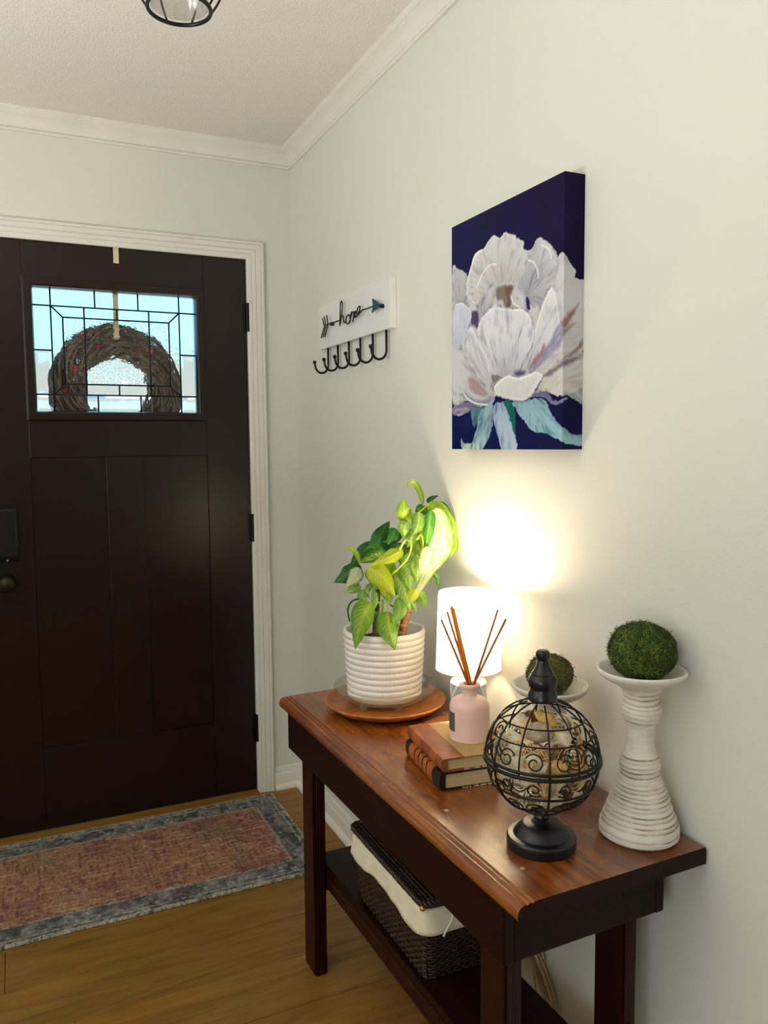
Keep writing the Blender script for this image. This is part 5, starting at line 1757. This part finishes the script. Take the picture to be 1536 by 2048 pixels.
# ------------------------------------------------------------------ candle holders with moss balls
def candle_holder(label, loc, hs):
    prof_ = [(0, 0), (0.060, 0), (0.0645, 0.004), (0.0650, 0.010), (0.0645, 0.017), (0.0625, 0.023), (0.0605, 0.0245), (0.0598, 0.0255), (0.0595, 0.032), (0.0560, 0.039), (0.0545, 0.0400), (0.0540, 0.0415), (0.0530, 0.048), (0.0500, 0.0545),
             (0.0490, 0.0555), (0.0485, 0.062), (0.0460, 0.068), (0.0445, 0.069), (0.0440, 0.075), (0.0415, 0.081), (0.0400, 0.082), (0.0392, 0.088), (0.0365, 0.0935), (0.0350, 0.0942), (0.0342, 0.099), (0.0322, 0.1035), (0.0312, 0.104), (0.0318, 0.108),
             (0.0330, 0.114), (0.0335, 0.120), (0.0322, 0.126), (0.0305, 0.1275), (0.0295, 0.132), (0.0262, 0.138), (0.0235, 0.146), (0.0218, 0.156), (0.0215, 0.166), (0.0225, 0.176), (0.0238, 0.183), (0.0245, 0.1845), (0.0255, 0.189), (0.0275, 0.1925), (0.0285, 0.193), (0.0305, 0.198), (0.0322, 0.205),
             (0.0328, 0.212), (0.0315, 0.219), (0.0298, 0.223), (0.0285, 0.224), (0.0282, 0.232), (0.0290, 0.233), (0.0300, 0.240), (0.0318, 0.243), (0.0335, 0.246), (0.0360, 0.250), (0.0480, 0.257), (0.0600, 0.2635), (0.0680, 0.2700), (0.0705, 0.2740), (0.0708, 0.2775), (0.0690, 0.2795), (0.0660, 0.2785),
             (0.0560, 0.2705), (0.0420, 0.2645), (0.0250, 0.2615), (0, 0.2610)]
    fine_ = []
    for (r0, z0), (r1, z1) in zip(prof_[:-1], prof_[1:]):
        nn = max(1, int(math.hypot(r1 - r0, z1 - z0) / 0.0012))
        fine_ += [(r0 + (r1 - r0) * i / nn, z0 + (z1 - z0) * i / nn) for i in range(nn)]
    fine_.append(prof_[-1])
    grooves = [0.0115, 0.0245, 0.0325, 0.0400, 0.0475, 0.0555, 0.0625, 0.0692, 0.0755, 0.0820, 0.0885, 0.0942, 0.1000, 0.1040, 0.1125, 0.1200, 0.1268, 0.1330, 0.1845, 0.1930, 0.2020, 0.2100, 0.2180, 0.2240, 0.2330, 0.2410]
    depth = [random.choice([0.0003, 0.0005, 0.0008, 0.0012, 0.0016]) for _ in grooves]
    st, gv = [], []
    for i, (r_, z) in enumerate(fine_):
        g = 0.0
        if z < 0.246 and i > 3:
            g = max(dp * max(0.0, 1 - abs(z - gz) / 0.0016) for gz, dp in zip(grooves, depth))
        z2 = z * hs if z < 0.246 else 0.246 * hs + (z - 0.246)
        st.append((max(r_ - g, 0.0), z2))
        gv.append(min(1.0, g / 0.0012))
    m = MB()
    m.lathe(st, 80)
    gcol = []
    for (r_, z), g in zip(st, gv):
        gcol += [g] * (1 if r_ <= 1e-7 else 80)
    vs2 = []
    for (x, y, z) in m.v:
        a = math.atan2(y, x)
        wob = 1 + 0.008 * math.sin(a * 2 + z * 60) + 0.005 * math.sin(a * 3 + z * 140)
        vs2.append((x * wob, y * wob, z + (0.0008 * math.sin(a * 2 + z * 40) if z > 0.004 else 0)))
    m.v = vs2
    c_ = thing('candle_holder', label, 'candle holder', loc, 0, 'whitewashed candle holders')
    o = m.build('turned_body', M['whitewash'], c_, angle=60)
    set_colors(o, np.repeat(np.array(gcol)[:, None], 3, 1))
    return 0.2610 + 0.246 * (hs - 1)


def moss_ball(label, loc, rx, rz, seed, shade, nst):
    t = thing('moss_ball', label, 'moss ball', loc, 0, 'moss balls on the candle holders')
    rs = np.random.default_rng(seed)
    m = MB().ball((0, 0, rz), 1.0, 40, 24, (rx * 0.97, rx * 0.97, rz * 0.97))
    vv = []
    for (x, y, z) in m.v:
        a, b = math.atan2(y, x), (z - rz) / rz
        k_ = 1 + 0.09 * (fbm(np.array([a * 2.2 + seed]), np.array([b * 3.0]), 3)[0] - 0.5) * 2
        vv.append((x * k_, y * k_, rz + (z - rz) * k_))
    m.v = vv
    m.build('core', M['moss_core'], t, True)
    V_, F_, C_ = [], [], []
    pal = [lin(c_) for c_ in shade]
    dirs = rs.normal(size=(nst, 3))
    dirs /= np.linalg.norm(dirs, axis=1)[:, None]
    kk = 1 + 0.09 * (fbm(np.arctan2(dirs[:, 1], dirs[:, 0]) * 2.2 + seed, dirs[:, 2] * 3.0, 3) - 0.5) * 2
    tufts = fbm(dirs[:, 0] * 5 + dirs[:, 2] * 3 + seed, dirs[:, 1] * 5 - dirs[:, 2] * 4, 3)
    for q in range(nst):
        d = dirs[q]
        p = d * np.array([rx, rx, rz]) * rs.uniform(0.94, 1.0) * kk[q]
        tg = np.cross(d, rs.normal(size=3))
        tg /= np.linalg.norm(tg) + 1e-9
        ln_ = rs.uniform(0.005, 0.014)
        lift = rs.uniform(0.02, 0.5)
        if rs.random() < 0.012:
            ln_ *= 1.8
            lift = 0.9
        sd = np.cross(d, tg) * rs.uniform(0.0003, 0.00065)
        mid = p + tg * ln_ * 0.5 + d * ln_ * 0.35 * lift
        tip = p + tg * ln_ + d * ln_ * 0.15 * lift - d * ln_ ** 2 / (2 * rx) * 1.0
        b0 = len(V_)
        for z in (p - sd, p + sd, mid + sd, mid - sd, tip):
            V_.append((z[0], z[1], z[2] + rz))
        F_ += [(b0, b0 + 1, b0 + 2, b0 + 3), (b0 + 3, b0 + 2, b0 + 4)]
        cc = pal[rs.integers(len(pal))] * rs.uniform(0.5, 1.3) * (0.35 + 1.5 * tufts[q])
        C_ += [cc] * 5
    o = mesh('moss_strands', V_, F_, M['mosscolour'], t)
    set_colors(o, C_)
    tag(o, None, None, None, 'stuff')


hN = candle_holder('tall whitewashed turned candle holder at the near end of the table', (-0.0695, -1.957, TT + 0.0003), 1.0)
moss_ball('large dark green moss ball on the tall candle holder', (-0.0695, -1.957, TT + hN + 0.001), 0.0535, 0.0465, 5, [(52, 82, 14), (78, 104, 22), (36, 58, 12), (110, 116, 40), (30, 54, 16)], 16000)
hB = candle_holder('shorter whitewashed candle holder behind the wire globe', (-0.103, -1.757, TT + 0.0003), 0.69)
moss_ball('smaller olive moss ball on the candle holder behind the globe', (-0.103, -1.757, TT + hB + 0.001), 0.0425, 0.036, 8, [(92, 96, 44), (112, 108, 58), (74, 88, 28), (60, 80, 22), (128, 112, 70)], 9000)

# ------------------------------------------------------------------ wire globe of potpourri
GXw, GYw = -0.2385, -1.919
gl = thing('wire_globe', 'black scrolled wire globe on a turned base full of potpourri', 'ornament', (GXw, GYw, TT + 0.0002))
GR, GC = 0.0905, 0.1500
MB().lathe([(0, 0), (0.0545, 0), (0.0555, 0.003), (0.0555, 0.016), (0.0535, 0.0195), (0.0455, 0.0205), (0.0440, 0.0215), (0.0400, 0.028), (0.0320, 0.0365), (0.0290, 0.0385), (0.0165, 0.0395), (0.0145, 0.0410), (0.0110, 0.0450), (0.0125, 0.0490), (0.0105, 0.0540), (0.0130, 0.0590), (0, 0.0590)], 72).build('base', M['black_gloss'], gl, angle=24)
MB().lathe([(0, 0.2395), (0.0215, 0.2395), (0.0232, 0.243), (0.0228, 0.250), (0.0200, 0.2555), (0.0195, 0.2585), (0.0215, 0.262), (0.0232, 0.268), (0.0228, 0.2745), (0.0200, 0.2795), (0.0182, 0.2815), (0.0182, 0.2835), (0.0150, 0.2875), (0.0112, 0.2945), (0.0092, 0.3015), (0.0085, 0.3045), (0.0100, 0.3065), (0.0114, 0.3115), (0.0110, 0.3165), (0.0080, 0.3205), (0, 0.3220)], 48).build('finial', M['black_gloss'], gl, angle=28)


def sph(lon, lat, r_=GR):
    return (r_ * math.cos(lat) * math.cos(lon), r_ * math.cos(lat) * math.sin(lon), GC + r_ * math.sin(lat))


NM = 12
lon0 = -2.07
for q in range(NM):
    lo = lon0 + 2 * PI * q / NM
    MB().tube([sph(lo, math.radians(-2 + (75 + 2) * i / 24)) for i in range(25)], 0.0014, 7).build('meridian_wire', M['black_wire'], gl, True)
for q in range(6):
    lo = lon0 + 2 * PI * q / 6
    MB().tube([sph(lo, math.radians(-84 + 82 * i / 24)) for i in range(25)], 0.0019, 7).build('meridian_wire', M['black_wire'], gl, True)
for la, th_, rr_ in ((44, 0.0013, GR), (27, 0.0013, GR), (1.6, 0.0026, GR), (-3.2, 0.0030, GR + 0.0006), (-26, 0.0020, GR), (-68, 0.0018, GR)):
    la = math.radians(la)
    MB().tube([sph(2 * PI * i / 72, la, rr_) for i in range(72)], th_, 8, cyc=True).build('latitude_ring', M['black_wire'], gl, True)


def scroll(lo, la, size, turn, start, flip):
    pts = []
    n = 34
    for i in range(n + 1):
        f = i / n
        a = start + turn * 2 * PI * f
        r_ = size * (0.28 + 0.72 * f)
        dx, dz = flip * r_ * math.cos(a), r_ * math.sin(a)
        pts.append(sph(lo + dx / math.cos(la) / GR, la + dz / GR, GR - 0.0005))
    MB().tube(pts, 0.00125, 6).build('scroll_wire', M['black_wire'], gl, True)


for q in range(NM):
    lo = lon0 + 2 * PI * (q + 0.5) / NM
    scroll(lo, math.radians(12), 0.0155, 1.35, 0.5, 1 if q % 2 else -1)
for q in range(12):
    lo = lon0 + 2 * PI * (q + 0.5) / 12
    scroll(lo, math.radians(-14.5), 0.0125, 1.3, 3.6, 1 if q % 2 else -1)
for q in range(6):
    lo = lon0 + 2 * PI * (q + 0.5) / 6
    scroll(lo + 0.26, math.radians(-42), 0.0145, 1.4, 0.8, 1)
    scroll(lo - 0.26, math.radians(-42), 0.0145, 1.4, 0.8, -1)

# potpourri pieces held inside the globe
GCW = Vector((GXw, GYw, TT + GC))


def put(o, lab, cat, grp):
    tag(o, lab, cat, grp)
    return o


def gpos(lat, up, toward):
    return GCW + RT * lat + Vector((0, 0, up)) - FW * toward


def vine_ball(p, r_, lab, seed):
    rs = random.Random(seed)
    m = MB()
    for q in range(16):
        ax = Vector((rs.gauss(0, 1), rs.gauss(0, 1), rs.gauss(0, 1))).normalized()
        e1 = ax.orthogonal().normalized()
        e2 = ax.cross(e1)
        off = ax * r_ * rs.uniform(-0.4, 0.4)
        rr_ = math.sqrt(max(1e-6, r_ * r_ - off.length_squared)) * rs.uniform(0.93, 1.0)
        m.tube([off + e1 * rr_ * math.cos(2 * PI * i / 26) + e2 * rr_ * math.sin(2 * PI * i / 26) for i in range(26)], rs.uniform(0.0008, 0.0013), 5, cyc=True)
    put(m.build('vine_ball', M['rattan'], None, True, loc=p), lab, 'vine ball', 'vine balls in the wire globe')


def curled_rose(p, r_, lab, seed, mat='petal_cream'):
    rs = random.Random(seed)
    vs, fs = [], []
    n = 90
    for i in range(n + 1):
        f = i / n
        a = f * 2 * PI * 3.6
        rr_ = r_ * (0.08 + 0.92 * f)
        h_ = r_ * (0.62 - 0.15 * f) + r_ * 0.10 * math.sin(a * 3.3 + seed)
        fl = r_ * 0.16 * math.sin(a * 2.3)
        vs.append((rr_ * 0.82 * math.cos(a), rr_ * 0.82 * math.sin(a), -h_ * 0.8))
        vs.append((rr_ * math.cos(a), rr_ * math.sin(a), 0.0))
        vs.append(((rr_ + fl * 0.4) * 1.05 * math.cos(a), (rr_ + fl * 0.4) * 1.05 * math.sin(a), h_))
    for i in range(n):
        for k_ in range(2):
            fs.append((i * 3 + k_, i * 3 + 3 + k_, i * 3 + 4 + k_, i * 3 + 1 + k_))
    o = MB().add(vs, fs).build('curled_flower', M[mat], None, True, loc=p)
    o.modifiers.new('s', 'SOLIDIFY').thickness = 0.0007
    d = (Vector((cam.location if False else cam.matrix_world.translation)) - p).normalized() + Vector((rs.uniform(-.5, .5), rs.uniform(-.5, .5), rs.uniform(-.3, .5)))
    o.rotation_mode = 'QUATERNION'
    o.rotation_quaternion = d.to_track_quat('Z', 'Y')
    put(o, lab, 'dried flower', 'potpourri in the wire globe')


def pod(p, r_, lab, seed, mat='pod_taupe', lobes=2, nm='seed_pod'):
    rs = random.Random(seed)
    m = MB().ball((0, 0, 0), 1.0, 36, 16)
    vv = []
    for x, y, z in m.v:
        a = math.atan2(y, x)
        k_ = 1 - (0.26 if lobes > 3 else 0.12) * (0.5 + 0.5 * math.cos(a * lobes)) ** 3
        k_ *= 1 + 0.05 * math.sin(5 * z + seed)
        vv.append((x * k_ * r_, y * k_ * r_ * 0.82, z * r_ * (0.78 if lobes > 3 else 0.62)))
    m.v = vv
    o = m.build(nm, M[mat], None, True, loc=p)
    o.rotation_euler = (rs.uniform(-0.6, 0.6), rs.uniform(-0.6, 0.6), rs.uniform(0, 6))
    put(o, lab, 'seed pod', 'potpourri in the wire globe')


def petal(p, r_, lab, seed, mat='petal_cream'):
    rs = random.Random(seed)
    vs, fs = [], []
    n = 12
    cu = rs.uniform(0.8, 1.8)
    for i in range(n + 1):
        for j in range(n + 1):
            a, b = -1 + 2 * i / n, -1 + 2 * j / n
            s = 1 - 0.35 * (a * a)
            x, y = a * r_, b * r_ * s
            z = r_ * (0.35 * cu * (a * a + 0.6 * b * b) - 0.4 + 0.16 * math.sin(5 * a + seed) * math.cos(4 * b + seed * 2))
            vs.append((x, y, z))
    for i in range(n):
        for j in range(n):
            q = i * (n + 1) + j
            fs.append((q, q + 1, q + n + 2, q + n + 1))
    o = MB().add(vs, fs).build('dried_petal', M[mat], None, True, loc=p)
    o.modifiers.new('s', 'SOLIDIFY').thickness = 0.0008
    d = (p - GCW).normalized() + Vector((rs.uniform(-.6, .6), rs.uniform(-.6, .6), rs.uniform(-.6, .6)))
    o.rotation_mode = 'QUATERNION'
    o.rotation_quaternion = (-d).to_track_quat('Z', 'Y') @ Euler((0, 0, rs.uniform(0, 6))).to_quaternion()
    put(o, lab, 'dried petal', 'potpourri in the wire globe')


vine_ball(gpos(-0.020, 0.014, 0.048), 0.0225, 'rattan vine ball just above the globe\'s middle ring', 1)
vine_ball(gpos(-0.009, -0.030, 0.052), 0.0205, 'rattan vine ball just below the globe\'s middle ring', 2)
vine_ball(gpos(0.030, -0.018, -0.040), 0.020, 'rattan vine ball hidden at the back of the globe', 3)
curled_rose(gpos(0.040, 0.012, 0.046), 0.0235, 'cream curled flower at right inside the wire globe', 4, 'petal_tan')
curled_rose(gpos(-0.058, 0.020, 0.022), 0.0215, 'pale curled flower at left inside the wire globe', 5)
curled_rose(gpos(0.024, 0.050, 0.022), 0.0225, 'pale curled flower near the top right of the globe', 6)
curled_rose(gpos(-0.042, -0.030, 0.036), 0.0185, 'small pale curled flower at lower left of the globe', 7)
curled_rose(gpos(0.045, -0.028, 0.034), 0.0195, 'tan curled flower at lower right of the globe', 8, 'petal_tan')
curled_rose(gpos(-0.020, -0.055, 0.034), 0.0165, 'cream curled flower low in the globe above the base', 9)
pod(gpos(-0.012, 0.052, 0.040), 0.0255, 'smooth taupe seed pod near the top of the globe', 10)
pod(gpos(0.012, 0.002, 0.060), 0.0165, 'fluted golden pod at the centre of the globe', 11, 'petal_gold', 7, 'fluted_pod')
pod(gpos(0.036, -0.052, 0.018), 0.0155, 'reddish bark pod low at the right of the globe', 12, 'bark_red', 5, 'fluted_pod')
pod(gpos(-0.034, 0.056, 0.004), 0.018, 'pale pod at the upper left of the globe', 13, 'petal_cream', 3)
SHARED = '%s dried petal tucked among the potpourri in the globe'
rsP = random.Random(99)
for q in range(34):
    for _t in range(50):
        d = Vector((rsP.gauss(0, 1), rsP.gauss(0, 1), rsP.gauss(0, 1))).normalized()
        if d.dot(-FW) > -0.5:
            break
    mt_ = rsP.choice(['petal_cream', 'petal_cream', 'chip_white', 'petal_tan', 'petal_gold'])
    petal(GCW + d * rsP.uniform(0.050, 0.070), rsP.uniform(0.014, 0.020), SHARED % {'petal_cream': 'cream', 'chip_white': 'white', 'petal_tan': 'tan', 'petal_gold': 'golden'}[mt_], 100 + q, mt_)
petal(gpos(0.006, -0.060, 0.038), 0.020, 'flat white wood chip low at the front of the globe', 300, 'chip_white')
petal(gpos(-0.028, -0.070, 0.020), 0.017, 'white wood chip poking out at the lower left of the globe', 301, 'chip_white')
